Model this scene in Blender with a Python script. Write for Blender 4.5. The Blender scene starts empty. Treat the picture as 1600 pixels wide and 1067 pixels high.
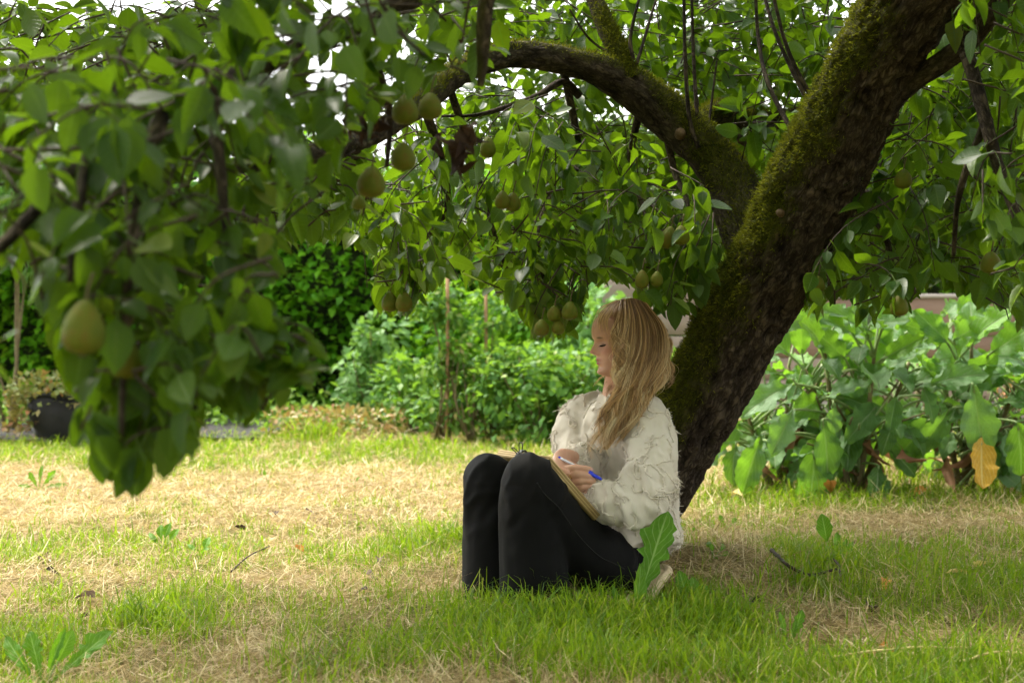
import bpy, math, random
import numpy as np
from mathutils import Vector, Matrix

random.seed(7)
RNG = np.random.default_rng(7)
SC = bpy.context.scene
COL = SC.collection
PI = math.pi

# ------------------------------------------------------------------ camera
CAM_H = 0.80
FPX = 2222.2          # focal length in pixels of a 1600 px wide frame (50 mm on 36 mm)
PITCH = math.atan(25.5 / FPX)
cam_d = bpy.data.cameras.new("camera")
cam_d.lens = 50.0
cam_d.sensor_width = 36.0
cam_d.clip_start = 0.05
cam_d.clip_end = 2000.0
cam_d.dof.use_dof = True
cam_d.dof.focus_distance = 4.2
cam_d.dof.aperture_fstop = 3.9
cam = bpy.data.objects.new("camera", cam_d)
COL.objects.link(cam)
cam.location = (0, 0, CAM_H)
cam.rotation_euler = (PI / 2 - PITCH, 0, 0)
SC.camera = cam

# ------------------------------------------------------------------ light: bright overcast
SUN_EL = math.radians(58)
SUN_AZ = math.radians(-46)      # measured from +Y towards +X: up and to the left, a little behind the subject
world = bpy.data.worlds.new("World")
SC.world = world
world.use_nodes = True
wn, wl = world.node_tree.nodes, world.node_tree.links
wn.clear()
wo = wn.new("ShaderNodeOutputWorld")
wb = wn.new("ShaderNodeBackground")
wb.inputs["Strength"].default_value = 0.125
sk = wn.new("ShaderNodeTexSky")
sk.sky_type = 'NISHITA'
sk.sun_disc = False
sk.sun_elevation = SUN_EL
sk.sun_rotation = SUN_AZ
sk.air_density = 1.2
sk.dust_density = 4.0
sk.ozone_density = 1.0
hs = wn.new("ShaderNodeHueSaturation")
hs.inputs["Saturation"].default_value = 0.06
wl.new(sk.outputs[0], hs.inputs["Color"])
wl.new(hs.outputs[0], wb.inputs["Color"])
wl.new(wb.outputs[0], wo.inputs["Surface"])

sun_d = bpy.data.lights.new("sun", 'SUN')
sun_d.energy = 1.5
sun_d.angle = math.radians(12)
sun_d.color = (1.0, 0.92, 0.76)
sun = bpy.data.objects.new("sun", sun_d)
COL.objects.link(sun)
sdir = Vector((math.sin(SUN_AZ) * math.cos(SUN_EL), math.cos(SUN_AZ) * math.cos(SUN_EL), math.sin(SUN_EL)))
sun.rotation_euler = sdir.to_track_quat('Z', 'Y').to_euler()
sun.location = (-6, 5, 12)

SC.view_settings.view_transform = 'Standard'
SC.view_settings.look = 'None'
SC.view_settings.exposure = 2.28
SC.view_settings.gamma = 1.0
SC.view_settings.use_curve_mapping = False
SC.render.engine = 'CYCLES'
SC.cycles.use_denoising = True
SC.cycles.max_bounces = 6
SC.cycles.diffuse_bounces = 2
SC.cycles.use_adaptive_sampling = True
SC.cycles.adaptive_threshold = 0.02
SC.cycles.glossy_bounces = 2
SC.cycles.transmission_bounces = 4
SC.cycles.transparent_max_bounces = 8
SC.cycles.sample_clamp_indirect = 6.0

# ------------------------------------------------------------------ helpers
CP, SP = math.cos(PITCH), math.sin(PITCH)


def P(px, py, D):
    """the world point at depth D (metres along +Y) that stands at that place of the photograph"""
    x = (px - 800.0) / FPX
    z = -(py - 533.5) / FPX
    dy = CP + z * SP
    dz = -SP + z * CP
    t = D / dy
    return np.array((x * t, D, CAM_H + dz * t))


def proj(V):
    V = np.asarray(V, float)
    x, y, z = V[..., 0], V[..., 1], V[..., 2] - CAM_H
    f = y * CP - z * SP
    u = y * SP + z * CP
    return np.stack((800 + FPX * x / f, 533.5 - FPX * u / f), -1)


def hash3(i, j, k, seed):
    h = (i.astype(np.int64) * 374761393 + j.astype(np.int64) * 668265263 + k.astype(np.int64) * 2147483647 + seed * 1274126177) & 0xFFFFFFFF
    h = ((h ^ (h >> 13)) * 1274126177) & 0xFFFFFFFF
    h = ((h ^ (h >> 16)) * 2246822519) & 0xFFFFFFFF
    h = h ^ (h >> 15)
    return (h & 0xFFFFFF) / float(0xFFFFFF)


def vnoise(p, seed=0):
    p = np.asarray(p, float)
    i = np.floor(p).astype(np.int64)
    f = p - i
    f = f * f * (3 - 2 * f)
    out = 0
    for a in (0, 1):
        for b in (0, 1):
            for c in (0, 1):
                w = (f[..., 0] if a else 1 - f[..., 0]) * (f[..., 1] if b else 1 - f[..., 1]) * (f[..., 2] if c else 1 - f[..., 2])
                out = out + w * hash3(i[..., 0] + a, i[..., 1] + b, i[..., 2] + c, seed)
    return out * 2 - 1


def fbm(p, octaves=4, seed=0):
    p = np.asarray(p, float)
    s, a, out = 1.0, 0.5, 0
    for o in range(octaves):
        out = out + a * vnoise(p * s, seed + o)
        s *= 2.03
        a *= 0.5
    return out


def sstep(a, b, x):
    t = np.clip((x - a) / (b - a), 0, 1)
    return t * t * (3 - 2 * t)


def unit(v):
    v = np.asarray(v, float)
    return v / np.maximum(np.linalg.norm(v, axis=-1, keepdims=True), 1e-9)


class MB:
    """collects shapes; build() links them as ONE mesh object"""
    def __init__(self):
        self.v, self.f, self.n, self.att = [], {}, 0, {}
        self.uv = []

    def add(self, V, *faces, **att):
        V = np.asarray(V, float).reshape(-1, 3)
        for F_ in faces:
            F_ = np.asarray(F_, np.int64)
            if F_.size == 0:
                continue
            self.f.setdefault(F_.shape[1], []).append(F_ + self.n)
        self.v.append(V)
        for k, a in att.items():
            a = np.broadcast_to(np.asarray(a, float), (len(V),))
            self.att.setdefault(k, []).append((self.n, a))
        self.n += len(V)
        return self

    def mesh(self, name, smooth=True):
        V = np.concatenate(self.v)
        me = bpy.data.meshes.new(name)
        me.vertices.add(len(V))
        me.vertices.foreach_set("co", V.astype(np.float32).ravel())
        loops, starts, tot = [], [], 0
        for k, lst in self.f.items():
            A = np.concatenate(lst)
            loops.append(A.ravel())
            starts.append(tot + np.arange(len(A)) * k)
            tot += A.size
        L = np.concatenate(loops)
        S = np.concatenate(starts)
        me.loops.add(len(L))
        me.loops.foreach_set("vertex_index", L.astype(np.int32))
        me.polygons.add(len(S))
        me.polygons.foreach_set("loop_start", S.astype(np.int32))
        me.update(calc_edges=True)
        me.validate()
        if smooth:
            me.polygons.foreach_set("use_smooth", np.ones(len(me.polygons), bool))
        for k, lst in self.att.items():
            arr = np.zeros(len(V), np.float32)
            for n0, a in lst:
                arr[n0:n0 + len(a)] = a
            at = me.attributes.new(k, 'FLOAT', 'POINT')
            at.data.foreach_set("value", arr)
        return me

    def build(self, name, mat, parent=None, smooth=True):
        return link(name, self.mesh(name, smooth), mat, parent)


def link(name, me, mat, parent=None):
    o = bpy.data.objects.new(name, me)
    COL.objects.link(o)
    if mat is not None and len(me.materials) == 0:
        me.materials.append(mat)
    if parent is not None:
        adopt(o, parent)
    return o


def adopt(o, parent):
    """parent keeping the world place (all parents here are only translated)"""
    o.parent = parent
    off = Vector((0, 0, 0))
    q = parent
    while q is not None:
        off += q.location
        q = None
    o.matrix_parent_inverse = Matrix.Translation(-WORLD.get(parent.name, parent.location))
    return o


WORLD = {}


def empty(name, loc):
    o = bpy.data.objects.new(name, None)
    o.empty_display_size = 0.1
    COL.objects.link(o)
    o.location = tuple(float(c) for c in loc)
    WORLD[o.name] = Vector(o.location)
    return o


def tag(o, label=None, cat=None, group=None, kind=None):
    if label:
        o["label"] = label
    if cat:
        o["category"] = cat
    if group:
        o["group"] = group
    if kind:
        o["kind"] = kind
    return o


def resample(pts, n):
    """smooth (Catmull-Rom) resampling of rows of numbers"""
    pts = np.asarray(pts, float)
    m = len(pts)
    if m == 2:
        t = np.linspace(0, 1, n)[:, None]
        return pts[0] * (1 - t) + pts[1] * t
    ext = np.vstack((2 * pts[0] - pts[1], pts, 2 * pts[-1] - pts[-2]))
    seg = np.linalg.norm(np.diff(pts[:, :3], axis=0), axis=1)
    cum = np.concatenate(([0], np.cumsum(seg)))
    s = np.linspace(0, cum[-1], n)
    i = np.clip(np.searchsorted(cum, s, side='right') - 1, 0, m - 2)
    t = ((s - cum[i]) / np.maximum(seg[i], 1e-9))[:, None]
    p0, p1, p2, p3 = ext[i], ext[i + 1], ext[i + 2], ext[i + 3]
    return 0.5 * ((2 * p1) + (-p0 + p2) * t + (2 * p0 - 5 * p1 + 4 * p2 - p3) * t * t + (-p0 + 3 * p1 - 3 * p2 + p3) * t ** 3)


def frames(C, side=None):
    T = unit(np.gradient(C, axis=0))
    n = len(C)
    S = np.zeros((n, 3))
    if side is None:
        h = np.array((0, 0, 1.0)) if abs(T[0][2]) < 0.9 else np.array((1.0, 0, 0))
        s = unit(np.cross(h, T[0]))
        for i in range(n):
            s = unit(s - T[i] * np.dot(s, T[i]))
            S[i] = s
    else:
        side = np.broadcast_to(np.asarray(side, float), (n, 3))
        S = unit(side - T * np.sum(side * T, axis=1, keepdims=True))
    B = np.cross(T, S)
    return T, S, B


def tube(C, ra, rb=None, seg=8, side=None, cap=True, prof=None):
    """a tube along C with half widths ra (along side) and rb; returns V, quads, tris"""
    C = np.asarray(C, float)
    n = len(C)
    ra = np.broadcast_to(np.asarray(ra, float), (n,))
    rb = ra if rb is None else np.broadcast_to(np.asarray(rb, float), (n,))
    T, S, B = frames(C, side)
    th = np.arange(seg) * 2 * PI / seg
    V = (C[:, None] + (ra[:, None] * np.cos(th))[..., None] * S[:, None] + (rb[:, None] * np.sin(th))[..., None] * B[:, None]).reshape(-1, 3)
    i = np.arange(n - 1)[:, None] * seg
    j = np.arange(seg)[None]
    j2 = (j + 1) % seg
    Q = np.stack((i + j, i + j2, i + seg + j2, i + seg + j), -1).reshape(-1, 4)
    Tr = np.zeros((0, 3), np.int64)
    if cap:
        a, b = len(V), len(V) + 1
        V = np.vstack((V, C[0], C[-1]))
        j = np.arange(seg)
        j2 = (j + 1) % seg
        Tr = np.vstack((np.stack((np.full(seg, a), j2, j), -1), np.stack((np.full(seg, b), (n - 1) * seg + j, (n - 1) * seg + j2), -1)))
    return V, Q, Tr


def add_tube(mb, pts, r, n=12, seg=8, side=None, **att):
    A = np.column_stack((np.asarray(pts, float), np.broadcast_to(np.asarray(r, float), (len(pts),))))
    A = resample(A, n)
    mb.add(*tube(A[:, :3], np.maximum(A[:, 3], 1e-4), seg=seg, side=side), **att)


def box(lo, hi):
    x0, y0, z0 = lo
    x1, y1, z1 = hi
    V = np.array([(x0, y0, z0), (x1, y0, z0), (x1, y1, z0), (x0, y1, z0), (x0, y0, z1), (x1, y0, z1), (x1, y1, z1), (x0, y1, z1)], float)
    Q = np.array([(0, 3, 2, 1), (4, 5, 6, 7), (0, 1, 5, 4), (1, 2, 6, 5), (2, 3, 7, 6), (3, 0, 4, 7)])
    return V, Q


def remesh(mb, voxel, smooth=6, factor=0.5):
    """one continuous skin over the collected closed shapes; returns V, quads"""
    me = mb.mesh("temporary")
    o = bpy.data.objects.new("temporary", me)
    COL.objects.link(o)
    m = o.modifiers.new("r", 'REMESH')
    m.mode = 'VOXEL'
    m.voxel_size = voxel
    m.adaptivity = 0
    s = o.modifiers.new("s", 'SMOOTH')
    s.iterations = smooth
    s.factor = factor
    dg = bpy.context.evaluated_depsgraph_get()
    dg.update()
    ev = o.evaluated_get(dg)
    em = ev.to_mesh()
    V = np.zeros(len(em.vertices) * 3, np.float32)
    em.vertices.foreach_get("co", V)
    V = V.reshape(-1, 3).astype(float)
    L = np.zeros(len(em.loops), np.int32)
    em.loops.foreach_get("vertex_index", L)
    n = len(em.polygons)
    tot = np.zeros(n, np.int32)
    em.polygons.foreach_get("loop_total", tot)
    st = np.zeros(n, np.int32)
    em.polygons.foreach_get("loop_start", st)
    Q = np.stack([L[st[tot == 4] + k] for k in range(4)], -1)
    ev.to_mesh_clear()
    bpy.data.objects.remove(o)
    bpy.data.meshes.remove(me)
    return V, Q


def vnormals(V, Q):
    N = np.zeros_like(V)
    fn = np.cross(V[Q[:, 2]] - V[Q[:, 0]], V[Q[:, 3]] - V[Q[:, 1]])
    for k in range(4):
        np.add.at(N, Q[:, k], fn)
    return unit(N)


def inpoly(pt, poly):
    poly = np.asarray(poly, float)
    x, y = pt[:, 0], pt[:, 1]
    c = np.zeros(len(pt), bool)
    j = len(poly) - 1
    for i in range(len(poly)):
        xi, yi = poly[i]
        xj, yj = poly[j]
        c ^= ((yi > y) != (yj > y)) & (x < (xj - xi) * (y - yi) / (yj - yi + 1e-12) + xi)
        j = i
    return c


# ------------------------------------------------------------------ materials
def new_mat(name):
    m = bpy.data.materials.new(name)
    m.use_nodes = True
    nt = m.node_tree
    nt.nodes.clear()
    out = nt.nodes.new("ShaderNodeOutputMaterial")
    return m, nt, nt.nodes, nt.links, out


def ramp(nodes, stops, interp='LINEAR'):
    r = nodes.new("ShaderNodeValToRGB")
    r.color_ramp.interpolation = interp
    el = r.color_ramp.elements
    while len(el) > 1:
        el.remove(el[-1])
    el[0].position, el[0].color = stops[0][0], (*stops[0][1], 1)
    for p, c in stops[1:]:
        e = el.new(p)
        e.color = (*c, 1)
    return r


def surf_mat(name, stops, scale=8.0, rough=0.7, bump=0.3, bscale=40.0, stretch=(1, 1, 1), spec=0.3, attr=None, sheen=0.0, dist=0.01):
    m, nt, N, L, out = new_mat(name)
    b = N.new("ShaderNodeBsdfPrincipled")
    b.inputs["Roughness"].default_value = rough
    b.inputs["Specular IOR Level"].default_value = spec
    if sheen:
        b.inputs["Sheen Weight"].default_value = sheen
        b.inputs["Sheen Roughness"].default_value = 0.4
    tc = N.new("ShaderNodeTexCoord")
    mp = N.new("ShaderNodeMapping")
    mp.inputs["Scale"].default_value = stretch
    L.new(tc.outputs["Object"], mp.inputs["Vector"])
    n1 = N.new("ShaderNodeTexNoise")
    n1.inputs["Scale"].default_value = scale
    n1.inputs["Detail"].default_value = 6
    n1.inputs["Roughness"].default_value = 0.6
    L.new(mp.outputs[0], n1.inputs["Vector"])
    r = ramp(N, stops)
    if attr:
        at = N.new("ShaderNodeAttribute")
        at.attribute_name = attr
        mx = N.new("ShaderNodeMath")
        mx.operation = 'MULTIPLY_ADD'
        L.new(n1.outputs[0], mx.inputs[0])
        mx.inputs[1].default_value = 0.5
        L.new(at.outputs["Fac"], mx.inputs[2])
        s = N.new("ShaderNodeMath")
        s.operation = 'SUBTRACT'
        L.new(mx.outputs[0], s.inputs[0])
        s.inputs[1].default_value = 0.25
        L.new(s.outputs[0], r.inputs[0])
    else:
        L.new(n1.outputs[0], r.inputs[0])
    L.new(r.outputs[0], b.inputs["Base Color"])
    if bump:
        n2 = N.new("ShaderNodeTexNoise")
        n2.inputs["Scale"].default_value = bscale
        n2.inputs["Detail"].default_value = 5
        L.new(mp.outputs[0], n2.inputs["Vector"])
        bp = N.new("ShaderNodeBump")
        bp.inputs["Strength"].default_value = bump
        bp.inputs["Distance"].default_value = dist
        L.new(n2.outputs[0], bp.inputs["Height"])
        L.new(bp.outputs[0], b.inputs["Normal"])
    L.new(b.outputs[0], out.inputs["Surface"])
    return m


def leaf_mat(name, stops, trans, tw=0.4, rough=0.42, spec=0.45, vein=None, nv=7.0, slant=0.9, back=None, bump=0.25, sidev=0.6):
    """leaf colour by a per-leaf 'tint'; veins from the leaf's own coordinates lu (-1..1 across) and lv (0..1 along)"""
    m, nt, N, L, out = new_mat(name)
    at = N.new("ShaderNodeAttribute")
    at.attribute_name = "tint"
    oi = N.new("ShaderNodeObjectInfo")
    ad = N.new("ShaderNodeMath")
    ad.operation = 'ADD'
    L.new(at.outputs["Fac"], ad.inputs[0])
    L.new(oi.outputs["Random"], ad.inputs[1])
    fr = N.new("ShaderNodeMath")
    fr.operation = 'FRACT'
    L.new(ad.outputs[0], fr.inputs[0])
    r = ramp(N, stops)
    L.new(fr.outputs[0], r.inputs[0])
    col = r.outputs[0]
    # mottling
    tc = N.new("ShaderNodeTexCoord")
    nz = N.new("ShaderNodeTexNoise")
    nz.inputs["Scale"].default_value = 45
    nz.inputs["Detail"].default_value = 4
    L.new(tc.outputs["Object"], nz.inputs["Vector"])
    mr = N.new("ShaderNodeMapRange")
    mr.inputs[1].default_value = 0.3
    mr.inputs[2].default_value = 0.7
    mr.inputs[3].default_value = 0.75
    mr.inputs[4].default_value = 1.25
    L.new(nz.outputs[0], mr.inputs[0])
    mm = N.new("ShaderNodeMix")
    mm.data_type = 'RGBA'
    mm.blend_type = 'MULTIPLY'
    mm.inputs[0].default_value = 1.0
    L.new(col, mm.inputs[6])
    L.new(mr.outputs[0], mm.inputs[7])
    col = mm.outputs[2]
    b = N.new("ShaderNodeBsdfPrincipled")
    b.inputs["Roughness"].default_value = rough
    b.inputs["Specular IOR Level"].default_value = spec
    if vein:
        u = N.new("ShaderNodeAttribute"); u.attribute_name = "lu"
        v = N.new("ShaderNodeAttribute"); v.attribute_name = "lv"
        au = N.new("ShaderNodeMath"); au.operation = 'ABSOLUTE'
        L.new(u.outputs["Fac"], au.inputs[0])
        mid = N.new("ShaderNodeMapRange")
        mid.inputs[1].default_value = 0.03; mid.inputs[2].default_value = 0.09
        mid.inputs[3].default_value = 1; mid.inputs[4].default_value = 0
        L.new(au.outputs[0], mid.inputs[0])
        sl = N.new("ShaderNodeMath"); sl.operation = 'MULTIPLY_ADD'
        L.new(au.outputs[0], sl.inputs[0]); sl.inputs[1].default_value = -slant / nv * 1.6
        L.new(v.outputs["Fac"], sl.inputs[2])
        ml = N.new("ShaderNodeMath"); ml.operation = 'MULTIPLY'
        L.new(sl.outputs[0], ml.inputs[0]); ml.inputs[1].default_value = nv
        f2 = N.new("ShaderNodeMath"); f2.operation = 'PINGPONG'
        L.new(ml.outputs[0], f2.inputs[0]); f2.inputs[1].default_value = 0.5
        sv = N.new("ShaderNodeMapRange")
        sv.inputs[1].default_value = 0.03; sv.inputs[2].default_value = 0.10
        sv.inputs[3].default_value = sidev; sv.inputs[4].default_value = 0
        L.new(f2.outputs[0], sv.inputs[0])
        mxv = N.new("ShaderNodeMath"); mxv.operation = 'MAXIMUM'
        L.new(mid.outputs[0], mxv.inputs[0]); L.new(sv.outputs[0], mxv.inputs[1])
        vm = N.new("ShaderNodeMix"); vm.data_type = 'RGBA'
        L.new(mxv.outputs[0], vm.inputs[0])
        L.new(col, vm.inputs[6])
        vm.inputs[7].default_value = (*vein, 1)
        col = vm.outputs[2]
        bp = N.new("ShaderNodeBump")
        bp.inputs["Strength"].default_value = bump
        bp.inputs["Distance"].default_value = 0.004
        bp.invert = True
        ba = N.new("ShaderNodeMath"); ba.operation = 'MULTIPLY_ADD'
        L.new(nz.outputs[0], ba.inputs[0]); ba.inputs[1].default_value = 0.8
        L.new(mxv.outputs[0], ba.inputs[2])
        L.new(ba.outputs[0], bp.inputs["Height"])
        L.new(bp.outputs[0], b.inputs["Normal"])
    if back:
        ge = N.new("ShaderNodeNewGeometry")
        bm = N.new("ShaderNodeMix"); bm.data_type = 'RGBA'
        L.new(ge.outputs["Backfacing"], bm.inputs[0])
        L.new(col, bm.inputs[6])
        bm2 = N.new("ShaderNodeMix"); bm2.data_type = 'RGBA'
        bm2.inputs[0].default_value = 0.6
        L.new(col, bm2.inputs[6])
        bm2.inputs[7].default_value = (*back, 1)
        L.new(bm2.outputs[2], bm.inputs[7])
        col = bm.outputs[2]
    L.new(col, b.inputs["Base Color"])
    t = N.new("ShaderNodeBsdfTranslucent")
    t.inputs["Color"].default_value = (*trans, 1)
    mx = N.new("ShaderNodeMixShader")
    mx.inputs[0].default_value = tw
    L.new(b.outputs[0], mx.inputs[1])
    L.new(t.outputs[0], mx.inputs[2])
    L.new(mx.outputs[0], out.inputs["Surface"])
    return m


M = {}
M['pear_leaf'] = leaf_mat('pear_leaf', [(0, (0.007, 0.025, 0.002)), (0.35, (0.012, 0.042, 0.003)), (0.7, (0.022, 0.064, 0.004)), (0.93, (0.045, 0.092, 0.006)), (1.0, (0.11, 0.12, 0.010))],
                          (0.215, 0.39, 0.007), 0.33, 0.36, 0.2, vein=(0.07, 0.12, 0.025), nv=8, back=(0.06, 0.10, 0.022))
M['dead_leaf'] = leaf_mat('dead_leaf', [(0, (0.018, 0.010, 0.008)), (0.6, (0.035, 0.02, 0.014)), (1.0, (0.07, 0.04, 0.022))], (0.08, 0.035, 0.015), 0.15, 0.7, 0.2)
M['hedge_leaf'] = leaf_mat('hedge_leaf', [(0, (0.025, 0.10, 0.005)), (0.5, (0.075, 0.24, 0.01)), (0.85, (0.15, 0.37, 0.015)), (1.0, (0.28, 0.46, 0.02))], (0.24, 0.52, 0.012), 0.35, 0.45, 0.2)
M['shrub_leaf'] = leaf_mat('shrub_leaf', [(0, (0.035, 0.115, 0.018)), (0.5, (0.09, 0.21, 0.035)), (0.9, (0.18, 0.31, 0.055)), (1.0, (0.30, 0.38, 0.10))], (0.24, 0.44, 0.03), 0.35, 0.5, 0.2)
M['pale_leaf'] = leaf_mat('pale_leaf', [(0, (0.06, 0.16, 0.035)), (0.5, (0.12, 0.25, 0.07)), (1.0, (0.22, 0.35, 0.13))], (0.25, 0.46, 0.06), 0.3, 0.5, 0.2)
M['rust_leaf'] = leaf_mat('rust_leaf', [(0, (0.10, 0.16, 0.03)), (0.45, (0.22, 0.24, 0.06)), (0.7, (0.38, 0.24, 0.10)), (1.0, (0.34, 0.10, 0.05))], (0.35, 0.3, 0.06), 0.25, 0.5, 0.35)
M['cabbage_leaf'] = leaf_mat('cabbage_leaf', [(0, (0.045, 0.12, 0.025)), (0.35, (0.075, 0.18, 0.045)), (0.65, (0.11, 0.24, 0.07)), (0.85, (0.17, 0.30, 0.14)), (1.0, (0.14, 0.31, 0.02))], (0.24, 0.48, 0.025), 0.38, 0.45, 0.35, vein=(0.27, 0.38, 0.19), nv=6, slant=2.2, back=(0.18, 0.27, 0.17), bump=0.9, sidev=0.4)
M['cabbage_yellow'] = leaf_mat('cabbage_yellow', [(0, (0.50, 0.29, 0.02)), (1.0, (0.58, 0.34, 0.03))], (0.6, 0.33, 0.02), 0.3, 0.5, 0.3, vein=(0.75, 0.6, 0.2), nv=6, slant=2.2)
M['weed_leaf'] = leaf_mat('weed_leaf', [(0, (0.045, 0.15, 0.008)), (0.6, (0.075, 0.21, 0.012)), (1.0, (0.12, 0.27, 0.018))], (0.25, 0.5, 0.015), 0.35, 0.5, 0.22, vein=(0.3, 0.45, 0.13), nv=9, slant=1.5)
M['blade'] = leaf_mat('blade', [(0, (0.04, 0.105, 0.004)), (0.45, (0.085, 0.18, 0.006)), (0.8, (0.16, 0.25, 0.011)), (1.0, (0.34, 0.33, 0.06))], (0.34, 0.52, 0.012), 0.38, 0.5, 0.2)
M['straw'] = leaf_mat('straw', [(0, (0.20, 0.135, 0.06)), (0.4, (0.40, 0.30, 0.145)), (0.8, (0.56, 0.45, 0.24)), (1.0, (0.72, 0.62, 0.40))], (0.52, 0.41, 0.17), 0.2, 0.65, 0.15)
M['twig'] = surf_mat('twig', [(0.3, (0.022, 0.014, 0.009)), (0.7, (0.06, 0.04, 0.024))], 30, 0.8, 0.5, 120, dist=0.003)
M['stem_green'] = surf_mat('stem_green', [(0.3, (0.16, 0.24, 0.08)), (0.7, (0.28, 0.36, 0.15))], 20, 0.5, 0.1, 60)
M['stem_brown'] = surf_mat('stem_brown', [(0.3, (0.10, 0.075, 0.035)), (0.7, (0.2, 0.17, 0.08))], 20, 0.8, 0.3, 60)
M['moss'] = leaf_mat('moss', [(0, (0.03, 0.042, 0.004)), (0.5, (0.085, 0.10, 0.007)), (1.0, (0.19, 0.195, 0.015))], (0.2, 0.21, 0.012), 0.25, 0.8, 0.1)
M['pear'] = surf_mat('pear', [(0.25, (0.07, 0.10, 0.008)), (0.5, (0.105, 0.118, 0.012)), (0.75, (0.13, 0.085, 0.014))], 55, 0.6, 0.12, 260, spec=0.12)
M['pear_stem'] = surf_mat('pear_stem', [(0.3, (0.06, 0.04, 0.02)), (0.7, (0.12, 0.09, 0.04))], 30, 0.8, 0.2, 90)
# ------------------------------------------------------------------ ground
def GP(px, py):
    """the point of flat ground seen at that place of the photograph"""
    a = P(px, py, 1.0)
    t = CAM_H / (CAM_H - a[2])
    return np.array((a[0] * t, t, 0.0))


def ground_h(x, y):
    p = np.stack((x, y, 0 * x), -1)
    h = 0.030 * fbm(p * 1.1, 3, 11) + 0.016 * fbm(p * 4.3, 3, 15)
    h = h * sstep(0, 1.0, np.hypot(x - 0.1, y - 4.05) / 0.9) if True else h
    h = h + 0.075 * np.exp(-(((x - 0.62) / 0.26) ** 2 + ((y - 4.62) / 0.34) ** 2))
    for (px, py, s, a) in ((1290, 985, 0.13, 0.035), (430, 1030, 0.14, 0.03), (130, 820, 0.25, 0.03), (500, 800, 0.3, 0.03), (760, 1030, 0.12, 0.02)):
        c = GP(px, py)
        h = h + a * np.exp(-((x - c[0]) ** 2 + (y - c[1]) ** 2 * 0.5) / (s * s))
    return h


GREEN_SPOTS = [  # px, py, sigma (m), weight
    (250, 940, .16, 1.0), (350, 960, .22, .6), (640, 850, .18, .5), (700, 840, .12, .6), (790, 960, .17, 1.1), (860, 975, .18, 1.2), (960, 985, .18, 1.1), (1080, 950, .17, 1.0), (1130, 985, .15, .8),
    (80, 930, .14, .4), (60, 1010, .14, .7), (1270, 880, .2, .9), (1240, 930, .22, .7), (1450, 890, .3, .7), (1550, 960, .3, .7), (1100, 1050, .16, .6), (900, 1030, .16, .6), (640, 1000, .16, .5), (480, 1000, .2, .5),
    (1500, 790, .5, .6), (1250, 800, .4, .5), (560, 1045, .12, .4), (1540, 1050, .2, .9), (200, 990, .2, .4), (1400, 1000, .12, -.7), (1540, 1010, .12, -.6), (1340, 870, .12, -.6), (1480, 960, .1, -.5), (1180, 900, .1, -.6), (1230, 1030, .1, -.5), (1600, 880, .15, -.6),
    (100, 850, .3, .2), (540, 760, .35, -.5), (300, 750, .5, -.35), (60, 790, .5, -.35), (480, 830, .3, -.4), (1080, 850, .14, -1.2), (1130, 870, .12, -.7), (1290, 985, .12, -1.0), (400, 1040, .14, -.8), (750, 1045, .13, -.7),
    (120, 945, .10, -.7), (1200, 830, .2, -.5), (1500, 820, .3, -.4), (950, 1050, .08, -.4), (1350, 830, .2, -.3), (450, 870, .15, -.3)]


def green(x, y):
    p = np.stack((x, y, 0 * x + 3.3), -1)
    g = 0.50 + 0.95 * fbm(p * 1.4, 3, 31) + 0.75 * fbm(p * 5.5, 3, 35)
    d = np.hypot(x, y)
    g = g + 0.55 * np.exp(-((y - 9.0) / 0.75) ** 2) - 0.24 * np.exp(-((y - 6.7) / 1.3) ** 2) * (x < 0.3) - 0.06 * (y < 4)
    g = g - 0.03 * sstep(0.5, 1.2, x)
    for (px, py, s, a) in GREEN_SPOTS:
        c = GP(px, py)
        s2 = s * (1.0 + 0.0 * a)
        g = g + 0.65 * a * np.exp(-(((x - c[0]) / s2) ** 2 + ((y - c[1]) / (1.5 * s2)) ** 2))
    return np.clip(g, 0, 1)


# the garden floor: fine near the camera, then out to the horizon
def ground_mesh():
    ys = np.concatenate((np.linspace(-60, 1.5, 14), np.arange(1.6, 9.0, 0.028), np.arange(9.0, 14, 0.10), np.geomspace(14.2, 900, 26)))
    us = np.linspace(-1, 1, 260)
    mb = MB()
    hw = np.where(ys < 1.5, 60 - 38 * (ys + 60) / 61.5, np.where(ys < 9, 0.62 * ys + 1.2, 0.62 * 9 + 1.2 + (ys - 9) * 2.0))
    hw = np.where(ys < 1.5, np.maximum(2.13, np.abs(ys - 1.5) * 1.5 + 2.13), hw)
    X = us[None] * hw[:, None]
    Y = np.repeat(ys[:, None], len(us), 1)
    near = sstep(16, 11, Y)
    Z = ground_h(X, Y) * near
    n, m = X.shape
    i = np.arange(n - 1)[:, None] * m
    j = np.arange(m - 1)[None]
    Q = np.stack((i + j, i + j + 1, i + m + j + 1, i + m + j), -1).reshape(-1, 4)
    mb.add(np.stack((X, Y, Z), -1), Q, green=green(X, Y).ravel())
    return mb


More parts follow.
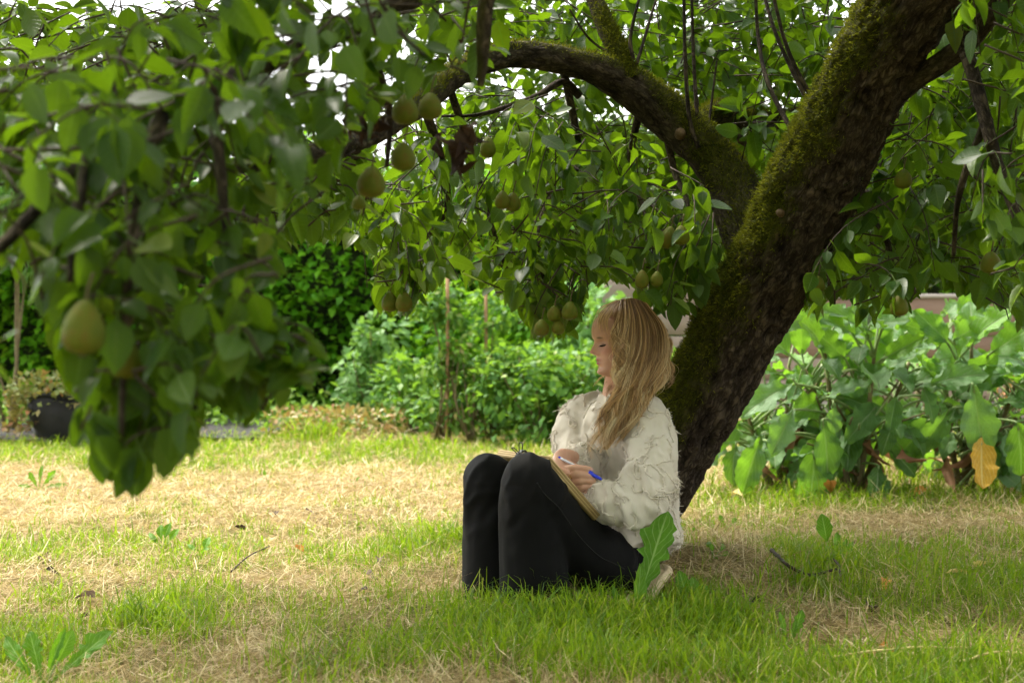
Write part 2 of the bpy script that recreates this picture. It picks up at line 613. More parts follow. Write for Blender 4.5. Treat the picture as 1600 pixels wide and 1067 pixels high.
def ground_mat():
    m, nt, N, L, out = new_mat("lawn_soil")
    b = N.new("ShaderNodeBsdfPrincipled")
    b.inputs["Roughness"].default_value = 0.95
    b.inputs["Specular IOR Level"].default_value = 0.1
    tc = N.new("ShaderNodeTexCoord")
    n1 = N.new("ShaderNodeTexNoise"); n1.inputs["Scale"].default_value = 9; n1.inputs["Detail"].default_value = 8; n1.inputs["Roughness"].default_value = 0.7
    n2 = N.new("ShaderNodeTexNoise"); n2.inputs["Scale"].default_value = 90; n2.inputs["Detail"].default_value = 4
    L.new(tc.outputs["Object"], n1.inputs["Vector"]); L.new(tc.outputs["Object"], n2.inputs["Vector"])
    straw = ramp(N, [(0.30, (0.12, 0.085, 0.04)), (0.48, (0.27, 0.20, 0.095)), (0.68, (0.44, 0.34, 0.175))])
    L.new(n1.outputs[0], straw.inputs[0])
    gr = ramp(N, [(0.3, (0.05, 0.075, 0.010)), (0.7, (0.13, 0.17, 0.02))])
    L.new(n2.outputs[0], gr.inputs[0])
    at = N.new("ShaderNodeAttribute"); at.attribute_name = "green"
    mx = N.new("ShaderNodeMix"); mx.data_type = 'RGBA'
    L.new(at.outputs["Fac"], mx.inputs[0]); L.new(straw.outputs[0], mx.inputs[6]); L.new(gr.outputs[0], mx.inputs[7])
    L.new(mx.outputs[2], b.inputs["Base Color"])
    bp = N.new("ShaderNodeBump"); bp.inputs["Strength"].default_value = 0.8; bp.inputs["Distance"].default_value = 0.02
    L.new(n2.outputs[0], bp.inputs["Height"]); L.new(bp.outputs[0], b.inputs["Normal"])
    L.new(b.outputs[0], out.inputs["Surface"])
    return m


lawn = ground_mesh().build("lawn", ground_mat())
tag(lawn, "patchy lawn of green grass and dry cut hay across the garden", kind="structure")


# ------------------------------------------------------------------ leaves in bulk
def leaf_template(L=1.0, W=0.6, rows=5, fold=0.18, curl=0.25, tip=0.16, petiole=0.35, wave=0.0, seed=0, shape=None, cols=2, ragged=0.0):
    """a folded, drooping blade along +Y with its stalk behind the origin; returns V, quads, lu, lv"""
    t = np.linspace(0, 1, rows + 1)
    if shape is None:
        w = np.sin(PI * np.clip(t, 0, 1) ** 0.72) ** 0.75 * (1 - 0.12 * t)
        w[-1] = 0.0
        w[0] = 0.06
    else:
        w = np.interp(t, shape[0], shape[1])
    u = np.linspace(-1, 1, 2 * (cols // 2) + 1) if cols > 2 else np.array((-1, 0, 1.0))
    V, lu, lv = [], [], []
    r = np.random.default_rng(seed)
    ph = r.uniform(0, 6.28, 4)
    rag = r.uniform(-1, .6, (rows + 1, 2))
    crk = r.normal(0, 1, (rows + 1, len(u)))
    for k, tk in enumerate(t):
        for uu in u:
            x = uu * w[k] * W * 0.5 * (1 + ragged * (rag[k, int(uu > 0)] if abs(uu) > .9 else .3 * rag[k, int(uu > 0)]))
            y = tk * L
            z = fold * abs(x) - curl * tk ** 2 * L + wave * L * (abs(uu) ** 2) * (math.sin(tk * 17 + ph[0] + 2 * np.sign(uu)) * 0.6 + math.sin(tk * 31 + ph[1]) * 0.4)
            z += ragged * 0.045 * L * crk[k, int(round((uu + 1) * (len(u) - 1) / 2))] * (abs(uu) > .01)
            V.append((x, y, z)); lu.append(uu); lv.append(tk)
    V = np.array(V)
    m = len(u)
    Q = []
    for k in range(rows):
        for j in range(m - 1):
            a = k * m + j
            Q.append((a, a + 1, a + m + 1, a + m))
    Q = np.array(Q)
    if petiole:
        n0 = len(V)
        pw = 0.018 * L
        pv = []
        for s, zz in ((0.0, 0.0), (-0.5, 0.03), (-1.0, 0.10)):
            y = s * petiole * L
            pv += [(-pw, y, zz * L), (pw, y, zz * L)]
        V = np.vstack((V, pv))
        Q = np.vstack((Q, [(n0, n0 + 1, n0 + 3, n0 + 2), (n0 + 2, n0 + 3, n0 + 5, n0 + 4)]))
        lu += [0] * 6
        lv += [0] * 6
    return V, Q, np.array(lu, float), np.array(lv, float)


def basis(d, n):
    d = unit(d)
    x = unit(np.cross(d, n))
    z = np.cross(x, d)
    return np.stack((x, d, z), -1)      # columns: local x, y, z


def scatter(mb, tmpl, pos, R, s, tint):
    V, Q, lu, lv = tmpl
    n, k = len(pos), len(V)
    if n == 0:
        return
    W = np.einsum('nij,kj->nki', R, V) * np.asarray(s, float)[:, None, None] + pos[:, None]
    QQ = (Q[None] + (np.arange(n) * k)[:, None, None]).reshape(-1, 4)
    mb.add(W.reshape(-1, 3), QQ, tint=np.repeat(tint, k), lu=np.tile(lu, n), lv=np.tile(lv, n))


def rand_dirs(n):
    return unit(RNG.normal(size=(n, 3)))


SMALL_LEAF = [leaf_template(1, 0.62, 2, 0.3, c, petiole=0, seed=i, shape=([0, .5, 1], [.1, 1, 0.02])) for i, c in enumerate((0.1, 0.3))]


def leaf_cloud(mb, pts, outward, size, droop=0.3, spread=0.8, tint=None):
    n = len(pts)
    d = unit(outward + spread * rand_dirs(n) + np.array((0, 0, -droop)))
    nn = unit(outward * 0.4 + np.array((0, 0, 0.9)) + 0.6 * rand_dirs(n))
    R = basis(d, nn)
    s = size * RNG.uniform(0.6, 1.25, n)
    tn = RNG.uniform(0, 1, n) if tint is None else np.clip(tint + RNG.normal(0, .16, n), 0, 0.999)
    pick = RNG.integers(0, len(SMALL_LEAF), n)
    for k in range(len(SMALL_LEAF)):
        q = pick == k
        scatter(mb, SMALL_LEAF[k], pts[q], R[q], s[q], tn[q])


def hedge(name, label, x0, x1, y0, depth, top, n, size, mat, cat='hedge', z0=0.0, seed=0, lump=0.35):
    root = empty(name, ((x0 + x1) / 2, y0 + depth / 2, 0))
    tag(root, label, cat)
    mb = MB()
    x = RNG.uniform(x0, x1, n)
    u = RNG.uniform(0, 1, n)
    q = np.stack((x * 1.3, u * 3, 0 * x), -1)
    tp = top * (1 + 0.10 * fbm(np.stack((x * 1.1, 0 * x, 0 * x + 5), -1), 3, seed))
    z = z0 + u * (tp - z0)
    surf = lump * fbm(np.stack((x * 1.8, z * 1.8, 0 * x), -1), 3, seed + 3)
    dp = RNG.exponential(0.16, n)
    y = y0 + surf + dp
    topp = RNG.uniform(0, 1, n) < 0.14
    z = np.where(topp, tp + RNG.normal(0, .06, n), z)
    y = np.where(topp, y0 + RNG.uniform(0, depth, n), y)
    out = np.stack((0 * x, -1 + 0 * x, 0.3 + 0 * x), -1)
    tint = np.clip(0.45 + 0.5 * fbm(np.stack((x * 1.2, z * 1.2, 0 * x), -1), 2, seed + 9), 0, 1)
    leaf_cloud(mb, np.stack((x, y, z), -1), out, size, 0.25, 0.7, tint)
    f = mb.build("foliage", mat, root)
    f["kind"] = "stuff"
    # solid core whose dark colour stands in for the shade between the leaves
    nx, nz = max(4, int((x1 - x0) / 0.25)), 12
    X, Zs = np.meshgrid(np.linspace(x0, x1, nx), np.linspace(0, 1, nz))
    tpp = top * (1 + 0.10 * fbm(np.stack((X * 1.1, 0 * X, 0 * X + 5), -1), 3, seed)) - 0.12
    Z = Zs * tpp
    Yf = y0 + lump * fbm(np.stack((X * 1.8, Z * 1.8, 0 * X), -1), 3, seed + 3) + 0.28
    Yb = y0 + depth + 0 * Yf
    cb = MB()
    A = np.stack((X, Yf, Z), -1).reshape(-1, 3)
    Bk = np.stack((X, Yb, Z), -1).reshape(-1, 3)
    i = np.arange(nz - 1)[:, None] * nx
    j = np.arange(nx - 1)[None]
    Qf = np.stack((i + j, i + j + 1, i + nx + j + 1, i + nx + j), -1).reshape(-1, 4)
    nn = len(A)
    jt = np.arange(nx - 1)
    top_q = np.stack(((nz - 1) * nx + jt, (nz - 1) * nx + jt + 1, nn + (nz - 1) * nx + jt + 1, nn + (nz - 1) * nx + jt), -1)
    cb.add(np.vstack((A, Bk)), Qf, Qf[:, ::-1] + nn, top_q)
    cb.build("branches", M['hedge_shade_core'], root)  # shade-coloured core; no branches are modelled
    return root


M['hedge_shade_core'] = surf_mat('hedge_shade_core', [(0.3, (0.012, 0.02, 0.006)), (0.7, (0.035, 0.05, 0.015))], 12, 0.95, 0.8, 25, dist=0.05)


def shrub(name, label, cat, px, py, D, rx, ry, h, n, size, mat, stems=7, group=None, tint=None, lumps=9, droop=0.3, base=None, smat='stem_brown', low=0.10):
    b = P(px, py, D)
    b[2] = 0
    root = empty(name, b)
    tag(root, label, cat, group)
    mb = MB()
    sm = MB()
    # leafy lobes spread through the shrub, each on its own stem
    ang = RNG.uniform(0, 2 * PI, lumps)
    hh = RNG.uniform(low, 0.92, lumps)
    rr = np.sqrt(RNG.uniform(0.02, 1, lumps)) * np.sqrt(np.clip(1 - (hh * 1.0) ** 3, 0.1, 1))
    C = b + np.stack((np.cos(ang) * rr * rx * .75, np.sin(ang) * rr * ry * .75, hh * h), -1)
    rad = RNG.uniform(0.28, 0.5, lumps) * min(rx, h) * 1.0
    w = rad ** 2 / np.sum(rad ** 2)
    k = RNG.choice(lumps, n, p=w)
    d = rand_dirs(n)
    r = RNG.uniform(0.25, 1, n) ** 0.5
    pts = C[k] + d * (r * rad[k])[:, None] * np.array((1, 1, .8))
    ok = pts[:, 2] > 0.02
    tn = RNG.uniform(0.1, 0.9, lumps)[k] * 0.5 + 0.25 if tint is None else np.full(n, tint)
    leaf_cloud(mb, pts[ok], d[ok], size, droop, 0.8, tn[ok])
    f = mb.build("foliage", mat, root)
    f["kind"] = "stuff"
    for q in range(min(lumps, max(stems, 3))):
        mid = b * 0.5 + C[q] * 0.5 + RNG.normal(0, .04, 3)
        add_tube(sm, [b + RNG.normal(0, .03, 3) * (1, 1, 0), mid, C[q] + (0, 0, rad[q] * .4)], [0.012, 0.008, 0.003], 8, 5)
    sm.build("stems", M[smat], root)
    return root


# ------------------------------------------------------------------ far side of the garden
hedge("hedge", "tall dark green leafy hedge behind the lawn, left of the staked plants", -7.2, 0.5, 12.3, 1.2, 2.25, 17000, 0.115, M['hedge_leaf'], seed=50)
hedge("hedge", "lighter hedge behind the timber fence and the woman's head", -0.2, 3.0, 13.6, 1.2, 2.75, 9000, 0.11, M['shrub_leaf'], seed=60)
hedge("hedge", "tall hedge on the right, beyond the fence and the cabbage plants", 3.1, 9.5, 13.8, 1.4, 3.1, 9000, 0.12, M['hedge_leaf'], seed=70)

shrub("tall_shrub", "tall pale shrub with small leaves at the left edge of the photo", "shrub", 20, 640, 10.6, 0.75, 0.6, 2.55, 5200, 0.055, M['pale_leaf'], lumps=20, tint=0.45, low=.52)
shrub("bush", "pale green bush with broad leaves in front of the dark hedge", "shrub", 590, 655, 11.3, 0.42, 0.4, 0.85, 700, 0.10, M['pale_leaf'], lumps=12, tint=.25)
shrub("bush", "mid green bush just left of the wooden stakes", "shrub", 645, 668, 10.6, 0.38, 0.4, 0.55, 800, 0.08, M['shrub_leaf'], lumps=12)
shrub("bush", "bright green low bush behind the woman's knees", "shrub", 850, 690, 9.6, 0.6, 0.4, 0.6, 1800, 0.07, M['shrub_leaf'], lumps=18, tint=0.7)
shrub("bush", "blue-green bush right behind the woman's face", "shrub", 905, 672, 10.4, 0.6, 0.45, 0.98, 1300, 0.10, M['pale_leaf'], lumps=14)
shrub("bush", "dark leafy bush between the staked plants and the hedge", "shrub", 820, 650, 11.6, 1.1, 0.5, 1.3, 2200, 0.10, M['hedge_leaf'], lumps=20)
shrub("bush", "green bush under the fence end, behind the woman's shoulder", "shrub", 985, 680, 9.9, 0.6, 0.4, 0.6, 1300, 0.085, M['shrub_leaf'], lumps=15)
shrub("yellow_shrub", "small yellow-green shrub at the right edge behind the cabbages", "shrub", 1590, 690, 8.2, 0.28, 0.25, 0.62, 900, 0.035, M['rust_leaf'], lumps=9, tint=0.25)

# two climbing plants, each tied to its own wooden stake
M['stake'] = surf_mat('stake', [(0.3, (0.30, 0.17, 0.09)), (0.7, (0.45, 0.28, 0.16))], 14, 0.8, 0.3, 60, stretch=(1, 1, .15))
for (px, py, top, D, lab) in ((697, 690, 425, 9.75, "reddish wooden stake standing nearer the hedge"), (757, 684, 455, 9.95, "reddish wooden stake standing nearer the woman")):
    b = P(px, py, D); b[2] = -0.05
    t = P(px + 2, top, D)
    s = MB()
    C = resample(np.array((b, (b + t) / 2 + (0.006, 0, 0), t)), 8)
    s.add(*tube(C, 0.015, 0.013, seg=6))
    o = s.build("stake", M['stake'], smooth=False)
    tag(o, lab, "stake", "stakes in the climbing plants")
shrub("climbing_plant", "leafy climbing plant on the stake nearer the hedge", "plant", 690, 690, 9.8, 0.26, 0.22, 1.15, 1300, 0.06, M['shrub_leaf'], lumps=24, group="climbing plants on stakes")
shrub("climbing_plant", "leafy climbing plant on the stake nearer the woman", "plant", 765, 688, 10.0, 0.30, 0.25, 1.1, 1500, 0.06, M['shrub_leaf'], lumps=26, group="climbing plants on stakes", tint=.55)
shrub("orange_flowers", "few orange and red blooms between the two stakes", "flower", 735, 640, 9.7, 0.22, 0.15, 0.75, 26, 0.045, M['dead_leaf'] if False else M['rust_leaf'], lumps=6, tint=0.9)

# low ground cover along the hedge foot
gc = MB()
n = 5200
gx = RNG.uniform(-5.5, 1.4, n); gy = RNG.uniform(10.3, 12.4, n)
gz = np.abs(RNG.normal(0, 0.10, n)) * (1 + 0.8 * fbm(np.stack((gx * 2, gy * 2, 0 * gx), -1), 2, 3))
keep = (gy > 10.9) | (gx > -1.9)
leaf_cloud(gc, np.stack((gx, gy, gz), -1)[keep], np.tile((0, -.3, .8), (keep.sum(), 1)), 0.075, 0.1, 1.0, np.full(keep.sum(), .5))
o = gc.build("ground_cover", M['shrub_leaf'])
tag(o, "low leafy ground cover along the foot of the hedge", "ground cover", kind="stuff")
gc = MB()
n = 900
gx = RNG.uniform(-1.75, -0.75, n); gy = RNG.uniform(9.9, 10.6, n)
gz = RNG.uniform(0, 0.2, n)
leaf_cloud(gc, np.stack((gx, gy, gz), -1), np.tile((0, -.3, .8), (n, 1)), 0.05, 0.1, 1.0, np.full(n, .45))
o = gc.build("bronze_ground_cover", M['rust_leaf'])
tag(o, "low bronze and green ground cover in front of the hedge", "ground cover", kind="stuff")

# black weed fabric on the bed at the left
M['fabric_black'] = surf_mat('fabric_black', [(0.35, (0.008, 0.008, 0.009)), (0.6, (0.02, 0.018, 0.017)), (0.75, (0.07, 0.048, 0.033))], 6, 0.75, 0.6, 9, dist=0.05)
mb = MB()
X, Y = np.meshgrid(np.linspace(-5.6, -1.75, 60), np.linspace(9.75, 11.6, 30))
Z = 0.03 + 0.03 * fbm(np.stack((X * 3, Y * 3, 0 * X), -1), 3, 88) + ground_h(X, Y)
nx = 60
i = np.arange(29)[:, None] * nx; j = np.arange(59)[None]
mb.add(np.stack((X, Y, Z), -1), np.stack((i + j, i + j + 1, i + nx + j + 1, i + nx + j), -1).reshape(-1, 4))
tag(mb.build("ground_fabric", M['fabric_black']), "black weed fabric laid over the bed by the hedge", kind="structure")

# planter with a pale and rust-coloured plant
M['pot_black'] = surf_mat('pot_black', [(0.3, (0.006, 0.006, 0.0065)), (0.7, (0.017, 0.017, 0.018))], 6, 0.6, 0.4, 8, dist=0.04)
b = P(88, 690, 9.75); b[2] = 0.02
pot = empty("plant_pot", b)
tag(pot, "sagging black pot holding a pale rust-edged plant by the hedge", "plant pot")
zz = np.linspace(0, 0.30, 14)
C = np.stack((b[0] + 0.012 * np.sin(zz * 20), b[1] + 0 * zz, b[2] + zz), -1)
pv = tube(C, 0.145 + 0.03 * np.sin(zz * 9) + 0.02 * zz, seg=26)
pv[0][:, :3] += (0.018 * fbm(pv[0] * 9, 3, 5))[:, None] * np.array((1, 1, .3))
MB().add(*pv).build("pot", M['pot_black'], pot)
zr = 0.335
rim = MB()
th = np.linspace(0, 2 * PI, 25)
rim.add(*tube(np.stack((b[0] + 0.168 * np.cos(th), b[1] + 0.168 * np.sin(th), 0 * th + b[2] + 0.30 + .012 * np.sin(th * 3)), -1), 0.014, seg=6))
rim.build("rim", M['pot_black'], pot)
mb = MB()
n = 700
ang = RNG.uniform(0, 2 * PI, n); r = np.sqrt(RNG.uniform(0, 1, n)) * 0.27
pts = np.stack((b[0] - 0.04 + np.cos(ang) * r * 1.1, b[1] + np.sin(ang) * r * .8, b[2] + 0.36 + 0.09 * RNG.uniform(-1, 1, n) - 0.8 * np.maximum(0, r - 0.17)), -1)
q = RNG.uniform(0, 1, n) < 0.3
pts[q] = np.stack((b[0] - 0.22 + RNG.normal(0, .07, n), b[1] - 0.12 + RNG.normal(0, .05, n), b[2] + RNG.uniform(.05, .36, n)), -1)[q]
leaf_cloud(mb, pts, np.tile((0, -.4, .7), (n, 1)), 0.05, 0.0, 1.0, np.clip(0.35 + 1.6 * (b[2] + .33 - pts[:, 2]), .2, .95))
f = mb.build("foliage", M['rust_leaf'], pot)
f["kind"] = "stuff"

# timber fence of wide horizontal planks
M['plank_pale'] = surf_mat('plank_pale', [(0.3, (0.235, 0.185, 0.15)), (0.7, (0.32, 0.255, 0.21))], 3, 0.8, 0.3, 30, stretch=(.25, 1, 3))
M['plank_brown'] = surf_mat('plank_brown', [(0.3, (0.17, 0.11, 0.08)), (0.7, (0.26, 0.18, 0.135))], 3, 0.8, 0.3, 30, stretch=(.25, 1, 3))
M['plank_grey'] = surf_mat('plank_grey', [(0.3, (0.26, 0.23, 0.21)), (0.7, (0.38, 0.35, 0.32))], 3, 0.8, 0.3, 30, stretch=(.25, 1, 3))


def fence(label, x0, x1, y, rows, post_x, top_m, capped):
    root = empty("timber_fence", ((x0 + x1) / 2, y, 0))
    tag(root, label, "fence")
    z = 0.03
    for k, (h, mt) in enumerate(rows):
        d = 0.028
        jx0, jx1 = x0 + random.uniform(0, .03), x1 - random.uniform(0, .03)
        split = x0 + (x1 - x0) * (0.55 if k % 2 else 0.42)
        for (a, c) in (((jx0, split - .003), (split + .003, jx1)) if x1 - x0 > 2 else ((jx0, jx1),)):
            mb = MB()
            n = 8
            xs = np.linspace(a, c, n)
            yo = y + random.uniform(-.004, .004)
            C = np.stack((xs, 0 * xs + yo, z + h / 2 + 0.004 * np.sin(xs * 3 + k)), -1)
            # rectangular section with soft corners
            w = h / 2 - 0.004
            V = []
            for cc in C:
                for (dy, dz) in ((-d / 2, -w + .004), (-d / 2 + .004, -w), (d / 2 - .004, -w), (d / 2, -w + .004), (d / 2, w - .004), (d / 2 - .004, w), (-d / 2 + .004, w), (-d / 2, w - .004)):
                    V.append(cc + (0, dy, dz))
            i = np.arange(n - 1)[:, None] * 8; j = np.arange(8)[None]; j2 = (j + 1) % 8
            Q = np.stack((i + j, i + 8 + j, i + 8 + j2, i + j2), -1).reshape(-1, 4)
            mb.add(V, Q)
            mb.f[8] = [np.array([np.arange(8), (n - 1) * 8 + np.arange(8)[::-1]])]
            mb.build("plank", M[mt], root, smooth=False)
        z += h
    for xp in post_x:
        mb = MB()
        mb.add(*box((xp - .045, y + .02, -.1), (xp + .045, y + .11, z - .01)))
        mb.build("post", M[top_m], root, smooth=False)
    if capped:
        mb = MB()
        mb.add(*box((x0 - .02, y - .03, z), (x1 + .02, y + .12, z + .035)))
        mb.build("cap_rail", M[top_m], root, smooth=False)
    return root


fence("pale pinkish timber fence behind the woman's head", 0.68, 1.62, 10.9, [(.23, 'plank_pale')] * 5, (.80, 1.55), 'plank_pale', False)
fence("brown timber fence with a grey top rail behind the cabbage plants", 1.9, 6.2, 11.2, [(.17, 'plank_grey'), (.17, 'plank_pale'), (.17, 'plank_pale'), (.17, 'plank_brown'), (.30, 'plank_brown')], (2.0, 3.4, 4.8, 6.1), 'plank_grey', True)
# ------------------------------------------------------------------ the pear tree
def bark_mat(name):
    m, nt, N, L, out = new_mat(name)
    b = N.new("ShaderNodeBsdfPrincipled")
    b.inputs["Roughness"].default_value = 0.9
    b.inputs["Specular IOR Level"].default_value = 0.15
    A = {}
    for k in ("bx", "by", "bz", "ridge", "moss"):
        a = N.new("ShaderNodeAttribute"); a.attribute_name = k
        A[k] = a.outputs["Fac"]
    cb = N.new("ShaderNodeCombineXYZ")
    for q, k in enumerate(("bx", "by", "bz")):
        L.new(A[k], cb.inputs[q])
    n1 = N.new("ShaderNodeTexNoise"); n1.inputs["Scale"].default_value = 34; n1.inputs["Detail"].default_value = 7; n1.inputs["Roughness"].default_value = 0.65
    L.new(cb.outputs[0], n1.inputs["Vector"])
    vo = N.new("ShaderNodeTexVoronoi"); vo.feature = 'DISTANCE_TO_EDGE'; vo.inputs["Scale"].default_value = 66
    mxv = N.new("ShaderNodeMix"); mxv.data_type = 'VECTOR'; mxv.inputs[0].default_value = 0.06
    L.new(cb.outputs[0], mxv.inputs[4]); L.new(n1.outputs["Color"], mxv.inputs[5])
    L.new(mxv.outputs[1], vo.inputs["Vector"])
    ck = N.new("ShaderNodeMapRange"); ck.inputs[1].default_value = 0.0; ck.inputs[2].default_value = 0.30; ck.inputs[4].default_value = 0.40
    L.new(vo.outputs["Distance"], ck.inputs[0])
    hsum = N.new("ShaderNodeMath"); hsum.operation = 'MULTIPLY_ADD'
    L.new(n1.outputs[0], hsum.inputs[0]); hsum.inputs[1].default_value = 0.9; L.new(ck.outputs[0], hsum.inputs[2])
    tot = N.new("ShaderNodeMath"); tot.operation = 'MULTIPLY_ADD'
    L.new(A["ridge"], tot.inputs[0]); tot.inputs[1].default_value = 0.35; L.new(hsum.outputs[0], tot.inputs[2])
    cr = ramp(N, [(0.25, (0.012, 0.008, 0.006)), (0.48, (0.050, 0.037, 0.026)), (0.72, (0.115, 0.086, 0.06)), (1.0, (0.20, 0.16, 0.115))])
    sc = N.new("ShaderNodeMath"); sc.operation = 'MULTIPLY'; sc.inputs[1].default_value = 0.62
    L.new(tot.outputs[0], sc.inputs[0])
    L.new(sc.outputs[0], cr.inputs[0])
    n3 = N.new("ShaderNodeTexNoise"); n3.inputs["Scale"].default_value = 130; n3.inputs["Detail"].default_value = 3
    L.new(cb.outputs[0], n3.inputs["Vector"])
    mr = ramp(N, [(0.3, (0.03, 0.036, 0.004)), (0.7, (0.10, 0.10, 0.009))])
    L.new(n3.outputs[0], mr.inputs[0])
    mm = N.new("ShaderNodeMix"); mm.data_type = 'RGBA'
    mf = N.new("ShaderNodeMath"); mf.operation = 'MULTIPLY_ADD'; mf.use_clamp = True
    L.new(n1.outputs[0], mf.inputs[0]); mf.inputs[1].default_value = 0.8; 
    ms = N.new("ShaderNodeMath"); ms.operation = 'SUBTRACT'; L.new(A["moss"], ms.inputs[0]); ms.inputs[1].default_value = 0.45
    L.new(ms.outputs[0], mf.inputs[2])
    L.new(mf.outputs[0], mm.inputs[0]); L.new(cr.outputs[0], mm.inputs[6]); L.new(mr.outputs[0], mm.inputs[7])
    L.new(mm.outputs[2], b.inputs["Base Color"])
    bp = N.new("ShaderNodeBump"); bp.inputs["Strength"].default_value = 1.0; bp.inputs["Distance"].default_value = 0.012
    L.new(hsum.outputs[0], bp.inputs["Height"]); L.new(bp.outputs[0], b.inputs["Normal"])
    L.new(b.outputs[0], out.inputs["Surface"])
    return m


M['bark'] = bark_mat('bark')
TREE_BASE = P(985, 905, 4.62); TREE_BASE[2] = 0
tree = empty("pear_tree", TREE_BASE)
tag(tree, "old leaning pear tree with mossy trunk and overhanging leafy branches", "tree")
MOSS = MB()


def limb(name, pts, n, seg, amp, moss_amt, moss_dir=(-.72, -.15, .62), tufts=0, seed=0, lump=0.03):
    W = np.array([np.append(P(a, b, c), r) for a, b, c, r in pts])
    W = resample(W, n)
    C, R = W[:, :3], np.maximum(W[:, 3], 0.002)
    T, S, B = frames(C)
    th = np.arange(seg) * 2 * PI / seg
    ln = np.concatenate(([0], np.cumsum(np.linalg.norm(np.diff(C, axis=0), axis=1))))
    ca, sa = np.cos(th), np.sin(th)
    bx = R[:, None] * ca[None]; by = R[:, None] * sa[None]; bz = np.repeat(ln[:, None], seg, 1) * 0.42
    q = np.stack((bx, by, bz), -1)
    big = fbm(q * 9 + seed, 3, 100 + seed) * lump
    warp = np.stack((fbm(q * 22, 2, 7 + seed), fbm(q * 22, 2, 8 + seed), 0 * bx), -1) * 0.012
    rg = 1 - np.abs(fbm((q + warp) * 30, 3, 120 + seed)) * 3.2
    rg2 = 1 - np.abs(fbm((q + warp) * np.array((55, 55, 80)), 2, 140 + seed)) * 3.0
    rg = np.clip(rg, -0.6, 1) * 0.7 + np.clip(rg2, -0.6, 1) * 0.4
    dr = R[:, None] * (1 + big) + amp * (rg - 0.6)
    V = C[:, None] + dr[..., None] * (ca[None, :, None] * S[:, None] + sa[None, :, None] * B[:, None])
    NR = ca[None, :, None] * S[:, None] + sa[None, :, None] * B[:, None]
    md = unit(np.array(moss_dir))
    ms = sstep(-0.35, 0.60, NR @ md + 0.75 * fbm(V * 6, 3, 200 + seed) + 0.5 * fbm(V * 20, 2, 220) - 0.2 + moss_amt[0] * 0 )
    prof = np.interp(np.linspace(0, 1, n), np.linspace(0, 1, len(moss_amt)), moss_amt)[:, None]
    ms = np.clip(ms * prof, 0, 1)
    V = V + NR * (ms * 0.006)[..., None]
    i = np.arange(n - 1)[:, None] * seg
    j = np.arange(seg)[None]; j2 = (j + 1) % seg
    Q = np.stack((i + j, i + j2, i + seg + j2, i + seg + j), -1).reshape(-1, 4)
    Vf = V.reshape(-1, 3)
    caps = np.array([(len(Vf), (n - 1) * seg + k, (n - 1) * seg + (k + 1) % seg) for k in range(seg)])
    Vf = np.vstack((Vf, C[-1] + T[-1] * R[-1] * 0.3))
    ex = lambda a: np.append(a.ravel(), a.ravel()[-1])
    mb = MB()
    mb.add(Vf, Q, caps, bx=ex(bx), by=ex(by), bz=ex(bz), ridge=ex(rg), moss=ex(ms))
    o = mb.build(name, M['bark'], tree)
    if tufts:
        w = (ms ** 1.5 * R[:, None]).ravel()
        k = RNG.choice(len(w), tufts, p=w / w.sum())
        p0 = V.reshape(-1, 3)[k] + RNG.normal(0, 0.004, (tufts, 3))
        nr = NR.reshape(-1, 3)[k]
        d = unit(nr + 0.7 * rand_dirs(tufts))
        tmp = (np.array([(-.12, 0, 0), (.12, 0, 0), (.09, .6, .08), (-.09, .6, .08), (0.0, 1, .25), (-0.02, 1, .25)]), np.array([(0, 1, 2, 3), (3, 2, 4, 5)]), np.zeros(6), np.zeros(6))
        tt = np.clip(0.5 + 0.9 * fbm(p0 * 14, 2, 77) + RNG.normal(0, .15, tufts), 0, .99)
        scatter(MOSS, tmp, p0, basis(d, rand_dirs(tufts)), RNG.uniform(0.006, 0.015, tufts), tt)
    return o


limb("trunk", [(930, 940, 4.68, .18), (955, 895, 4.65, .145), (1002, 800, 4.58, .118), (1060, 690, 4.52, .124), (1110, 600, 4.45, .127), (1160, 500, 4.38, .131), (1221, 400, 4.28, .130), (1268, 300, 4.18, .134),
               (1319, 200, 4.05, .122), (1366, 100, 3.92, .112), (1425, 5, 3.78, .118), (1490, -85, 3.66, .12), (1560, -190, 3.5, .11)], 420, 170, 0.017, (.2, .3, .5, .95, 1, 1, 1, .9, .8, .5, .4), tufts=32000, seed=1, lump=0.05)
limb("limb", [(1200, 425, 4.36, .06), (1178, 385, 4.42, .080), (1160, 340, 4.48, .084), (1143, 290, 4.53, .079), (1104, 238, 4.57, .071), (1040, 180, 4.58, .070), (968, 128, 4.53, .056), (905, 102, 4.47, .042), (828, 87, 4.38, .040),
              (765, 94, 4.28, .037), (708, 122, 4.12, .035), (655, 165, 3.9, .030), (570, 215, 3.5, .025), (470, 245, 3.0, .020), (380, 262, 2.6, .014)], 260, 48, 0.006, (.3, .7, 1, .9, .5, .7, .9, .3, .2, .2, .2, .2), (-.3, -.1, .95), tufts=9000, seed=2, lump=0.08)
limb("limb", [(985, 128, 4.52, .036), (968, 88, 4.55, .034), (948, 45, 4.6, .031), (930, 0, 4.65, .029), (900, -80, 4.7, .024), (860, -190, 4.7, .018)], 70, 28, 0.003, (1, 1, .2, 0, 0), (-.2, -.4, .8), tufts=2200, seed=3)
limb("limb", [(1090, 200, 4.64, .032), (1120, 178, 4.72, .036), (1160, 188, 4.82, .032), (1215, 186, 4.9, .028), (1290, 165, 5.0, .025), (1400, 120, 5.1, .02)], 70, 28, 0.003, (1, .9, .2, 0, 0), (-.2, -.4, .8), tufts=1800, seed=4)
limb("limb", [(1105, 215, 4.7, .016), (1140, 212, 4.75, .014), (1180, 228, 4.8, .013), (1190, 205, 4.83, .012), (1230, 195, 4.9, .009)], 40, 14, 0.0015, (.7, .5, .2, .2), seed=5)
